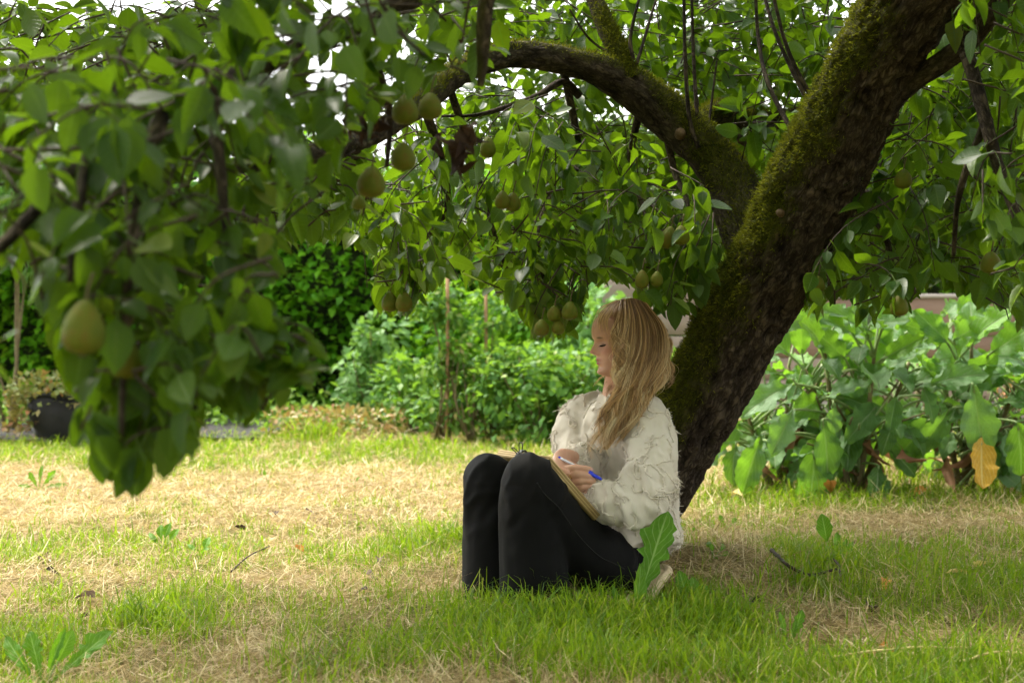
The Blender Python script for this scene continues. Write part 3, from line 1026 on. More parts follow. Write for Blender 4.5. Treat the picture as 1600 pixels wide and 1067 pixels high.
limb("limb", [(1385, 165, 3.95, .035), (1425, 128, 3.9, .030), (1470, 100, 3.8, .028), (1510, 68, 3.7, .027), (1560, 10, 3.6, .024), (1620, -60, 3.5, .02)], 60, 24, 0.003, (0, .3, .2, 0), seed=6)
limb("limb", [(1500, 60, 3.7, .020), (1516, 100, 3.62, .018), (1535, 170, 3.55, .017), (1560, 260, 3.5, .015), (1592, 345, 3.45, .012), (1625, 420, 3.4, .008)], 50, 16, 0.002, (0, 0), seed=7)
limb("limb", [(1330, 300, 4.25, .02), (1370, 310, 4.5, .017), (1420, 318, 4.7, .014), (1465, 345, 4.8, .011), (1500, 370, 4.85, .006)], 40, 14, 0.002, (0, .3), seed=8)
limb("limb", [(1325, 310, 4.2, .014), (1355, 340, 4.35, .012), (1385, 375, 4.4, .010), (1395, 420, 4.4, .006)], 40, 12, 0.002, (0, .3), seed=9)
limb("limb", [(790, -60, 2.75, .016), (762, 0, 2.75, .014), (757, 60, 2.75, .012), (755, 105, 2.75, .008), (752, 135, 2.75, .004)], 40, 12, 0.002, (.5, .8), seed=10)
limb("limb", [(830, -160, 3.0, .03), (700, -40, 2.9, .026), (560, 35, 2.75, .022), (400, 105, 2.5, .018), (260, 175, 2.3, .015), (140, 245, 2.1, .011), (75, 310, 1.95, .009), (0, 388, 1.85, .008), (-60, 440, 1.78, .006)], 120, 16, 0.002, (.2, .2), seed=11)
limb("limb", [(905, 150, 4.55, .014), (880, 128, 4.5, .012), (840, 150, 4.4, .010), (800, 165, 4.35, .009), (745, 180, 4.3, .006), (690, 182, 4.3, .004)], 40, 10, 0.001, (0, 0), seed=12)
# side branches, each its own limb
for k, (pts) in enumerate([
        [(255, 180, 2.05, .011), (225, 280, 1.98, .009), (205, 400, 1.92, .007), (195, 540, 1.9, .005), (190, 690, 1.88, .003)],
        [(330, 140, 2.15, .010), (345, 260, 2.1, .008), (360, 400, 2.05, .006), (395, 520, 2.0, .004), (430, 560, 2.0, .003)],
        [(140, 245, 1.92, .009), (120, 340, 1.85, .007), (110, 440, 1.8, .004)],
        [(560, 35, 2.5, .012), (590, 110, 2.8, .010), (610, 180, 2.95, .007), (605, 260, 2.95, .004)],
        [(660, 160, 3.9, .014), (690, 250, 4.2, .011), (697, 330, 4.35, .008), (640, 400, 4.4, .006), (615, 455, 4.4, .004)],
        [(880, 105, 4.5, .013), (905, 240, 4.6, .010), (885, 285, 4.5, .009), (850, 330, 4.4, .008), (842, 400, 4.3, .006), (862, 470, 4.3, .004)],
        [(700, 130, 4.15, .012), (740, 250, 4.5, .010), (765, 340, 4.5, .007), (790, 420, 4.45, .005)],
        [(1040, 200, 4.6, .013), (1055, 270, 4.6, .010), (1075, 320, 4.5, .007), (1060, 350, 4.4, .005)],
        [(1000, 170, 4.6, .013), (985, 260, 4.7, .010), (1010, 340, 4.6, .008), (1015, 420, 4.4, .005)],
        [(560, 220, 3.5, .012), (540, 300, 4.0, .009), (500, 310, 4.2, .006), (440, 350, 4.2, .004)],
        [(470, 245, 3.0, .010), (400, 300, 3.2, .008), (380, 340, 3.3, .006), (370, 400, 3.3, .004)],
        [(1290, 170, 5.0, .012), (1330, 300, 5.0, .010), (1345, 400, 4.8, .006)],
        [(1540, 190, 3.55, .010), (1500, 300, 3.6, .008), (1490, 400, 3.7, .005)]]):
    limb("branch", pts, 40, 9, 0.001, (.3, .2), seed=20 + k)
# upright water shoots
for k, pts in enumerate([
        [(1092, 232, 4.50, .0085), (1078, 190, 4.50, .0075), (1071, 100, 4.5, .0065), (1068, -30, 4.5, .005)],
        [(1100, 228, 4.51, .008), (1090, 185, 4.52, .007), (1084, 90, 4.55, .006), (1080, -30, 4.55, .005)],
        [(1105, 215, 4.55, .005), (1112, 160, 4.6, .0045), (1120, 95, 4.6, .003)],
        [(1268, 152, 4.1, .008), (1245, 110, 4.1, .007), (1225, 60, 4.1, .006), (1205, -20, 4.1, .005)],
        [(1262, 160, 4.1, .007), (1215, 60, 4.15, .006), (1190, -20, 4.2, .005)],
        [(990, 95, 4.5, .007), (985, 60, 4.5, .006), (998, 0, 4.5, .005), (1010, -40, 4.5, .004)],
        [(995, 100, 4.5, .006), (1010, 50, 4.55, .005), (1025, 0, 4.6, .004)],
        [(960, 90, 4.55, .005), (920, 60, 4.55, .004), (890, 15, 4.5, .003)],
        [(1240, 210, 4.2, .008), (1200, 130, 4.3, .007), (1185, 60, 4.4, .006), (1180, -20, 4.4, .005)]]):
    limb("shoot", pts, 24, 7, 0.0005, (0, 0), seed=50 + k)
# round pruning scars on the limb and trunk
M['cut_wood'] = surf_mat('cut_wood', [(0.3, (0.07, 0.042, 0.02)), (0.7, (0.15, 0.095, 0.05))], 60, 0.8, 0.3, 90)
for (px, py, D, r, n) in ((1063, 207, 4.49, .014, (-.1, -1, .1)), (1218, 332, 4.10, .010, (-.6, -.8, .2)), (1262, 268, 4.04, .011, (-.4, -.9, .2))):
    c = P(px, py, D)
    nv = unit(np.array(n, float))
    mb = MB()
    C = c + nv * np.linspace(-0.03, 0.004, 5)[:, None]
    mb.add(*tube(C, np.array((1.3, 1.3, 1.25, 1.15, 1.0)) * r, seg=14))
    mb.build("pruning_scar", M['cut_wood'], tree)

mo = MOSS.build("moss", M['moss'], tree)
mo["kind"] = "stuff"

# ---- leaves along twigs
PEAR_LEAF = [leaf_template(1, w, 5, f, c, petiole=p, seed=k) for k, (w, f, c, p) in enumerate(((.66, .25, .16, .4), (.60, .45, .28, .45), (.70, .12, .08, .35), (.58, .6, .45, .4), (.64, .3, -.12, .4), (.55, .8, .2, .35)))]
LV = {k: [] for k in ("p", "R", "s", "t", "k", "D")}
TW = MB()


def spray(poly, Dr, ntw, per, size, length=(.18, .42), hang=0.35, leafdrop=0.75, tint=(0, 1), Dfun=None, twigs=True, facing=0.0, flatd=1.0):
    """leafy twigs filling the part of the crown seen within poly, at depths Dr"""
    poly = np.asarray(poly, float)
    lo, hi = poly.min(0), poly.max(0)
    made = 0
    while made < ntw:
        q = np.array((random.uniform(lo[0], hi[0]), random.uniform(lo[1], hi[1])))
        if not inpoly(q[None], poly)[0]:
            continue
        made += 1
        D = random.uniform(*Dr) if Dfun is None else Dfun(q) + random.uniform(*Dr)
        a = P(q[0], q[1], D)
        ln = random.uniform(*length)
        d = rand_dirs(1)[0]
        d[2] = d[2] * 0.5
        d[1] *= flatd
        d = unit(d)
        m1 = a + d * ln * 0.5 + np.array((0, 0, -hang * ln * 0.2))
        e = m1 + unit(d + np.array((0, 0, -hang * 1.6))) * ln * 0.5
        C = resample(np.array((a, m1, e)), 9)
        k = random.randint(*per)
        tpos = np.sort(RNG.uniform(0.1, 1.0, k))
        tpos[-1] = 1.0
        idx = tpos * 8
        i0 = np.clip(idx.astype(int), 0, 7)
        f = (idx - i0)[:, None]
        pp = C[i0] * (1 - f) + C[i0 + 1] * f
        td = unit(C[i0 + 1] - C[i0])
        rad = rand_dirs(k)
        rad = unit(rad - td * np.sum(rad * td, 1, keepdims=True))
        ld = unit(td * 0.45 + rad * 0.75 + np.array((0, 0, -.62 * leafdrop)) + 0.4 * rand_dirs(k))
        nn = unit(np.array((0, -facing, 0.65)) + rad * 0.45 + 0.65 * rand_dirs(k))
        s = size * RNG.uniform(0.5, 1.2, k)
        pp = pp + ld * (0.38 * s)[:, None]          # the stalk
        tip = pp + ld * s[:, None]
        ok = inpoly(proj(pp), poly) & inpoly(proj(pp * .45 + tip * .55), poly)
        if ok.sum() < 1:
            continue
        LV["p"].append(pp[ok]); LV["R"].append(basis(ld, nn)[ok]); LV["s"].append(s[ok])
        LV["t"].append(np.clip(RNG.uniform(tint[0], tint[1], ok.sum()), 0, 0.999)); LV["k"].append(RNG.integers(0, len(PEAR_LEAF), ok.sum()))
        if twigs:
            last = int(np.max(i0[ok])) + 2
            rr = np.linspace(0.0026, 0.0012, 9)
            TW.add(*tube(C[:max(last, 3)], rr[:max(last, 3)], seg=4))


# the near branch hanging at the left, a couple of metres from the camera
NEAR = [(-60, 90), (30, 110), (120, 100), (150, 60), (250, 30), (320, -60), (560, -60), (700, -40), (740, 60), (690, 130), (640, 150), (540, 210), (520, 330), (470, 300), (420, 330), (440, 390), (425, 440), (380, 480), (300, 520), (120, 480), (60, 470), (0, 400), (-60, 400)]
spray(NEAR, (-.2, .55), 205, (5, 9), 0.066, (.14, .3), 0.5, 0.8, (0, .85), Dfun=lambda q: 1.95 + 0.0013 * max(0, q[0] - 150), facing=.35, flatd=.5)
BUNCH = [(40, 300), (40, 460), (70, 520), (95, 560), (112, 600), (118, 670), (150, 740), (195, 760), (245, 735), (265, 700), (305, 695), (320, 630), (345, 590), (372, 630), (405, 620), (425, 590), (410, 560), (410, 480), (440, 420), (430, 330), (300, 280)]
spray(BUNCH, (1.8, 2.3), 78, (5, 9), 0.064, (.12, .24), 0.9, 1.0, (.1, .9), facing=.5, flatd=.4)
spray([(130, 540), (300, 520), (330, 600), (305, 695), (255, 730), (200, 765), (150, 740), (118, 670)], (1.8, 2.1), 20, (5, 8), 0.066, (.08, .18), 1.0, 1.2, (.2, .95), facing=.5, flatd=.4)
spray([(340, 440), (410, 440), (440, 500), (440, 560), (410, 655), (350, 640)], (1.95, 2.15), 42, (4, 7), 0.064, (.08, .16), 0.9, 0.9, (.3, .95), facing=.5, flatd=.4)
spray([(380, 500), (440, 500), (500, 540), (495, 590), (430, 620), (380, 600)], (1.95, 2.05), 34, (4, 6), 0.066, (.06, .12), 0.4, 0.3, (.5, .95), facing=.4, flatd=.4)
spray([(-60, 470), (45, 470), (50, 500), (30, 600), (-60, 610)], (1.7, 1.9), 7, (3, 5), 0.066, (.1, .18), 0.8, 1.0, (.4, .9), facing=.4, flatd=.4)
# far top left, sharper against the sky
spray([(-60, 0), (40, 0), (170, 10), (300, 0), (420, -30), (420, 150), (300, 190), (130, 200), (60, 170), (-60, 130)], (3.2, 5.0), 190, (6, 10), 0.072, (.2, .4), 0.3, 0.6, (.3, 1))
spray([(50, 60), (160, 60), (160, 170), (100, 190), (60, 150)], (2.9, 3.3), 5, (6, 9), 0.085, (.15, .25), 1.0, 1.1, (.2, .8))
# middle of the crown, over the lawn
MID = [(330, 300), (430, 240), (560, 190), (650, 140), (720, 125), (900, 140), (985, 190), (1085, 250), (1128, 330), (1125, 430), (1062, 492), (1045, 470), (1000, 470), (985, 440), (935, 440), (900, 420), (915, 470), (900, 500), (870, 530), (832, 520), (806, 470), (745, 450), (710, 425), (672, 455), (645, 488), (596, 486), (574, 440), (582, 405), (560, 385), (500, 370), (470, 378), (425, 350), (380, 380), (350, 350)]
spray(MID, (4.0, 5.8), 400, (7, 12), 0.073, (.2, .42), 0.7, 0.9, (0, 1))
spray([(575, 380), (680, 370), (680, 430), (645, 488), (596, 486), (574, 440)], (4.2, 4.5), 16, (5, 9), 0.080, (.12, .25), 0.9, 1.0, (.4, 1))
spray([(740, 330), (920, 330), (918, 470), (890, 522), (835, 520), (800, 465)], (4.1, 4.5), 34, (6, 10), 0.080, (.15, .28), 0.9, 1.0, (.2, .95))
spray([(985, 300), (1128, 330), (1120, 440), (1060, 500), (1000, 475), (980, 420)], (4.15, 4.5), 30, (6, 10), 0.085, (.15, .28), 0.9, 1.0, (0, .7))
spray([(330, 250), (560, 200), (600, 330), (470, 375), (340, 390)], (3.1, 4.4), 90, (6, 10), 0.072, (.2, .35), 0.7, 0.9, (.2, 1))
# top, thin against the sky
spray([(620, -60), (1300, -60), (1290, 150), (1210, 230), (1130, 200), (1040, 130), (960, 110), (760, 80), (640, 140)], (4.8, 7.0), 450, (6, 10), 0.075, (.25, .5), 0.1, 0.35, (.5, 1))
spray([(1090, 60), (1260, 40), (1240, 200), (1180, 300), (1135, 230), (1110, 150)], (4.4, 5.6), 40, (6, 10), 0.080, (.2, .4), 0.1, 0.45, (.2, .95))
spray([(640, 70), (1020, 60), (1060, 240), (700, 260)], (5.0, 6.6), 100, (6, 10), 0.078, (.2, .4), 0.4, 0.6, (.3, 1))
spray([(960, 140), (1060, 200), (1280, 150), (1230, 260), (1180, 340), (1140, 420), (1040, 330), (960, 300)], (5.2, 7.0), 110, (6, 10), 0.080, (.2, .4), 0.5, 0.7, (.2, 1))
spray([(640, -40), (800, -40), (820, 70), (700, 130), (620, 100)], (2.7, 3.4), 16, (5, 8), 0.078, (.15, .3), 0.3, 0.6, (0, .7), facing=.3)
# right side
spray([(1350, 180), (1420, 100), (1500, -60), (1660, -60), (1660, 520), (1590, 505), (1560, 470), (1520, 470), (1480, 440), (1430, 450), (1400, 500), (1345, 500), (1320, 460), (1265, 490), (1245, 470), (1310, 360)], (3.9, 5.8), 440, (7, 12), 0.076, (.2, .42), 0.7, 0.9, (0, .9))
spray([(1480, -60), (1660, -60), (1660, 500), (1590, 490), (1540, 400), (1500, 250)], (3.2, 3.8), 60, (6, 10), 0.078, (.2, .35), 0.9, 0.95, (0, .6), facing=.2, flatd=.5)
spray([(1225, 400), (1300, 380), (1330, 470), (1265, 492), (1240, 475)], (4.5, 5.0), 14, (5, 9), 0.082, (.12, .25), 0.9, 0.95, (0, .8))
# right canopy seen over the trunk's far side and leaves in front of the upper trunk
spray([(1300, -60), (1420, -60), (1330, 60), (1290, 130), (1240, 130)], (4.3, 5.5), 45, (6, 10), 0.080, (.2, .4), 0.3, 0.6, (.2, .9))


# extra unseen leaves above and behind the view, added to shade the scene
def shade_leaves(n, xr, yr, zr, size):
    x = RNG.uniform(*xr, n); y = RNG.uniform(*yr, n); z = RNG.uniform(*zr, n)
    zlow = CAM_H + y * 0.245 + 0.06
    z = np.maximum(z, zlow + RNG.uniform(0, .5, n))
    p = np.stack((x, y, z), -1)
    # hole cut in the added leaves along the sun's path, to light the woman
    gap = np.hypot((x + 0.50) / .75, (y - 4.95) / .62) > 1
    k = (fbm(p * 1.3, 2, 404) > -0.12) & gap
    p = p[k]
    m = len(p)
    d = unit(rand_dirs(m) + np.array((0, 0, -.5)))
    LV["p"].append(p); LV["R"].append(basis(d, unit(np.array((0, 0, .8)) + .6 * rand_dirs(m)))); LV["s"].append(size * RNG.uniform(.8, 1.2, m))
    LV["t"].append(RNG.uniform(0, .95, m)); LV["k"].append(RNG.integers(0, len(PEAR_LEAF), m))


shade_leaves(7600, (-0.7, 3.8), (1.0, 7.0), (1.9, 3.4), 0.13)
shade_leaves(2900, (-3.2, -0.5), (1.8, 4.9), (1.75, 2.9), 0.13)
shade_leaves(1500, (1.6, 4.6), (3.6, 7.5), (2.2, 3.6), 0.14)
shade_leaves(1100, (-1.9, -0.3), (1.0, 3.2), (1.35, 2.4), 0.10)
shade_leaves(2600, (-0.6, 4.0), (-1.6, 1.2), (1.7, 3.2), 0.14)
shade_leaves(2200, (-3.0, -0.5), (-1.8, 1.2), (1.6, 2.9), 0.14)

lp = np.concatenate(LV["p"]); lR = np.concatenate(LV["R"]); ls = np.concatenate(LV["s"]); lt = np.concatenate(LV["t"]); lk = np.concatenate(LV["k"])
pc = proj(lp + lR[:, :, 1] * (ls * .5)[:, None])
inside = (pc[:, 0] > 0) & (pc[:, 0] < 1600) & (pc[:, 1] > 0) & (pc[:, 1] < 1067)
app = np.where(inside, ls / lp[:, 1], 0)
order = np.argsort(-app)
single = np.zeros(len(lp), bool)
single[order[:300]] = True
crown = MB()
for k, tm in enumerate(PEAR_LEAF):
    q = (lk == k) & ~single
    scatter(crown, tm, lp[q], lR[q], ls[q], lt[q])
fo = crown.build("foliage", M['pear_leaf'], tree)
fo["kind"] = "stuff"
tw = TW.build("twigs", M['twig'], tree)
tw["kind"] = "stuff"


def leaf_mesh(tm, name):
    mb = MB()
    V, Q, lu, lv = tm
    mb.add(V, Q, lu=lu, lv=lv)
    return mb.mesh(name)


PEAR_ME = [leaf_mesh(t, "leaf") for t in PEAR_LEAF]


def put_leaf(me, mat, p, R, s, parent, name="leaf"):
    if len(me.materials) == 0:
        me.materials.append(mat)
    o = bpy.data.objects.new(name, me)
    COL.objects.link(o)
    mtx = Matrix.Identity(4)
    for i in range(3):
        for j in range(3):
            mtx[i][j] = float(R[i, j]) * float(s)
        mtx[i][3] = float(p[i])
    o.matrix_basis = mtx
    adopt(o, parent)
    return o


for i in np.where(single)[0]:
    put_leaf(PEAR_ME[lk[i]], M['pear_leaf'], lp[i], lR[i], ls[i], tree)

# withered brown leaf clusters
DEAD_ME = [leaf_mesh(leaf_template(1, .6, 5, f, c, petiole=.3, wave=.12, seed=40 + k), "withered_leaf") for k, (f, c) in enumerate(((1.2, .5), (.9, .9), (1.5, .2)))]
for (px, py, D, n, sp) in ((562, 185, 2.75, 14, .020), (720, 222, 2.85, 20, .022), (700, 60, 3.0, 4, .02)):
    c = P(px, py, D)
    for k in range(n):
        d = unit(rand_dirs(1)[0] + np.array((0, 0, -.9)))
        put_leaf(DEAD_ME[k % 3], M['dead_leaf'], c + RNG.normal(0, sp, 3), basis(d[None], rand_dirs(1))[0], random.uniform(.03, .05), tree, "withered_leaf")

# ---- pears
prof_z = np.array((0, .02, .08, .2, .35, .5, .65, .78, .9, .97, 1.0))
prof_r = np.array((0.02, .20, .36, .48, .505, .49, .43, .33, .22, .13, .03))


def pear(px, py, D, wpx, label, elong=1.12, tilt=(0, 0)):
    w = wpx / FPX * D
    h = w * elong
    c = P(px, py, D)
    z = np.interp(np.linspace(0, 1, 22), np.linspace(0, 1, len(prof_z)), prof_z)
    r = np.interp(z, prof_z, prof_r)
    r = np.convolve(np.pad(r, 1, mode='edge'), (.25, .5, .25), 'valid')
    C = np.stack((tilt[0] * (z - .4) * h + .03 * w * z ** 2, tilt[1] * (z - .4) * h, (z - .45) * h), -1) + c
    o_ = MB()
    V, Q, T = tube(C, r * w, seg=20)
    V = V + unit(V - c) * (fbm(V * 40, 2, int(px)) * 0.02 * w)[:, None]
    o_.add(V, Q, T)
    o = o_.build("pear", M['pear'])
    tag(o, label, "pear", "pears hanging in the tree")
    st = MB()
    top = C[-1]
    add_tube(st, [top - (0, 0, .06 * h), top + (0.003, 0, .014), top + (0.008, .004, .032)], [.0022, .0018, .0022], 8, 6)
    st.build("stem", M['pear_stem'], o)
    cx = MB()
    bt = C[0]
    for a in range(5):
        d = np.array((math.cos(a * 1.257), math.sin(a * 1.257), -.5))
        cx.add(np.array((bt + d * .001, bt + d * .05 * w + (.002, 0, 0), bt + d * .11 * w + (0, 0, -.03 * w), bt + d * .05 * w - (.002, 0, 0))), [(0, 1, 2, 3)])
    cx.build("calyx", M['pear_stem'], o)
    return o


for a in (
        (130, 515, 1.72, 66, "big blurred yellow-green pear closest to the camera, low at the left", 1.3, (.05, 0)),
        (196, 565, 1.9, 54, "shaded pear tucked just below and right of the biggest pear", 1.15),
        (633, 174, 2.6, 42, "round pear at upper centre, left of its touching twin"),
        (672, 168, 2.65, 38, "pear at upper centre, right twin of a touching pair"),
        (630, 247, 2.6, 40, "pear hanging alone right above the lowest pear of the upper cluster"),
        (580, 287, 2.55, 44, "lowest and largest pear of the upper centre cluster"),
        (762, 232, 3.9, 25, "small pear right of the withered brown leaves", 1.35),
        (785, 314, 3.95, 24, "left pear of the small pair hanging in mid crown", 1.2),
        (801, 317, 3.97, 25, "right pear of the small pair hanging in mid crown", 1.2),
        (609, 473, 4.12, 26, "left pear of the pair hanging over the dark hedge", 1.2),
        (631, 473, 4.1, 27, "right pear of the pair hanging over the dark hedge", 1.2),
        (866, 491, 4.02, 23, "pear behind the front pear in the cluster left of the woman's head", 1.1),
        (890, 487, 4.0, 26, "pear nearest the woman's forehead, right end of its cluster", 1.1),
        (846, 513, 4.03, 24, "lowest left pear of the cluster beside the woman's head", 1.1),
        (872, 512, 4.02, 21, "half hidden low pear in the cluster beside the woman's head", 1.1),
        (1043, 373, 4.05, 27, "left pear of the pair hanging beside the mossy fork", 1.3, (.25, 0)),
        (1064, 369, 4.0, 27, "right pear of the pair hanging beside the mossy fork", 1.1),
        (1003, 438, 4.0, 22, "left pear of the pair just above the woman's head", 1.35),
        (1026, 437, 4.0, 20, "right pear of the pair just above the woman's head", 1.2),
        (1278, 445, 4.05, 22, "upper pear of the pair close to the right side of the trunk", 1.15),
        (1275, 462, 4.1, 21, "lower pear of the pair close to the right side of the trunk", 1.0),
        (1405, 479, 3.75, 28, "dark pear hanging lowest over the cabbage leaves", 1.2),
        (1386, 458, 4.0, 24, "shaded pear just above the lowest pear over the cabbages", 1.0),
        (1411, 281, 3.95, 28, "dark pear alone amid the leaves right of the trunk", 1.1),
        (1548, 412, 3.8, 32, "shaded pear in the dark foliage by the right edge", 1.1),
        (560, 318, 3.0, 22, "small pear half hidden under the lowest upper cluster pear", 1.0)):
    pear(*a)
# ------------------------------------------------------------------ the woman sitting against the trunk
def skin_mat():
    m, nt, N, L, out = new_mat("skin")
    b = N.new("ShaderNodeBsdfPrincipled")
    b.inputs["Roughness"].default_value = 0.5
    b.inputs["Specular IOR Level"].default_value = 0.35
    b.inputs["Subsurface Weight"].default_value = 0.15
    b.inputs["Subsurface Radius"].default_value = (0.012, 0.004, 0.002)
    b.inputs["Subsurface Scale"].default_value = 0.5
    tc = N.new("ShaderNodeTexCoord")
    n1 = N.new("ShaderNodeTexNoise"); n1.inputs["Scale"].default_value = 30; n1.inputs["Detail"].default_value = 4
    L.new(tc.outputs["Object"], n1.inputs["Vector"])
    base = ramp(N, [(0.3, (0.52, 0.285, 0.195)), (0.7, (0.60, 0.345, 0.245))])
    L.new(n1.outputs[0], base.inputs[0])
    col = base.outputs[0]
    for nm, c in (("blush", (0.50, 0.19, 0.14)), ("lip", (0.36, 0.11, 0.095)), ("brow", (0.14, 0.075, 0.035)), ("lash", (0.02, 0.012, 0.01))):
        a = N.new("ShaderNodeAttribute"); a.attribute_name = nm
        mx = N.new("ShaderNodeMix"); mx.data_type = 'RGBA'
        L.new(a.outputs["Fac"], mx.inputs[0]); L.new(col, mx.inputs[6]); mx.inputs[7].default_value = (*c, 1)
        col = mx.outputs[2]
    L.new(col, b.inputs["Base Color"])
    L.new(b.outputs[0], out.inputs["Surface"])
    return m


M['skin'] = skin_mat()
M['hair'] = None


def hair_mat():
    m, nt, N, L, out = new_mat("hair")
    b = N.new("ShaderNodeBsdfPrincipled")
    b.inputs["Roughness"].default_value = 0.42
    b.inputs["Specular IOR Level"].default_value = 0.55
    at = N.new("ShaderNodeAttribute"); at.attribute_name = "tint"
    av = N.new("ShaderNodeAttribute"); av.attribute_name = "lv"
    root = ramp(N, [(0, (0.12, 0.055, 0.02)), (0.5, (0.38, 0.20, 0.075)), (1, (0.80, 0.52, 0.23))])
    tip = ramp(N, [(0, (0.32, 0.165, 0.062)), (0.5, (0.84, 0.56, 0.26)), (1, (0.98, 0.82, 0.52))])
    L.new(at.outputs["Fac"], root.inputs[0]); L.new(at.outputs["Fac"], tip.inputs[0])
    mr = N.new("ShaderNodeMapRange"); mr.inputs[1].default_value = 0.08; mr.inputs[2].default_value = 0.6
    L.new(av.outputs["Fac"], mr.inputs[0])
    mx = N.new("ShaderNodeMix"); mx.data_type = 'RGBA'
    L.new(mr.outputs[0], mx.inputs[0]); L.new(root.outputs[0], mx.inputs[6]); L.new(tip.outputs[0], mx.inputs[7])
    L.new(mx.outputs[2], b.inputs["Base Color"])
    t = N.new("ShaderNodeBsdfTranslucent"); L.new(mx.outputs[2], t.inputs["Color"])
    ms = N.new("ShaderNodeMixShader"); ms.inputs[0].default_value = 0.22
    L.new(b.outputs[0], ms.inputs[1]); L.new(t.outputs[0], ms.inputs[2])
    L.new(ms.outputs[0], out.inputs["Surface"])
    return m


M['hair'] = hair_mat()
M['linen'] = surf_mat('linen', [(0.3, (0.62, 0.56, 0.47)), (0.7, (0.71, 0.65, 0.56))], 7, 0.9, 0.35, 420, sheen=0.1, dist=0.002)
M['fringe'] = surf_mat('fringe', [(0.3, (0.62, 0.555, 0.46)), (0.7, (0.77, 0.70, 0.60))], 60, 0.9, 0.0)
M['trousers'] = surf_mat('trousers', [(0.3, (0.0035, 0.0035, 0.0036)), (0.7, (0.006, 0.0058, 0.0058))], 12, 0.75, 0.25, 300, sheen=0.02, spec=0.14, dist=0.002)
M['seam'] = surf_mat('seam', [(0.3, (0.012, 0.012, 0.0115)), (0.7, (0.02, 0.019, 0.018))], 40, 0.8, 0)
M['gold'] = surf_mat('gold', [(0.3, (0.75, 0.5, 0.2)), (0.7, (0.85, 0.6, 0.27))], 20, 0.25, 0)
for n_ in M['gold'].node_tree.nodes:
    if n_.type == 'BSDF_PRINCIPLED':
        n_.inputs["Metallic"].default_value = 1.0
M['nail'] = surf_mat('nail', [(0.3, (0.62, 0.37, 0.30)), (0.7, (0.68, 0.42, 0.35))], 60, 0.3, 0)
M['shoe'] = surf_mat('shoe', [(0.3, (0.004, 0.004, 0.004)), (0.7, (0.008, 0.008, 0.008))], 20, 0.6, 0.1, 80, spec=.15)

HC = P(971, 531, 4.20)
YAW, TILT, HS = math.radians(17), math.radians(7), 0.0094
_f = np.array((-math.cos(YAW), -math.sin(YAW), 0))
H_L = np.array((math.sin(YAW), -math.cos(YAW), 0))
H_F = _f * math.cos(TILT) - np.array((0, 0, 1)) * math.sin(TILT)
H_U = np.cross(H_F, H_L)
H_U = H_U if H_U[2] > 0 else -H_U


def head_world(f, l, z):
    return HC + (np.asarray(f)[..., None] * H_F + np.asarray(l)[..., None] * H_L + (np.asarray(z) - 11.0)[..., None] * H_U) * HS


def head_local(V):
    d = (V - HC) / HS
    return d @ H_F, d @ H_L, d @ H_U + 11.0


def gs(x, c, s):
    return np.exp(-((x - c) / s) ** 2)


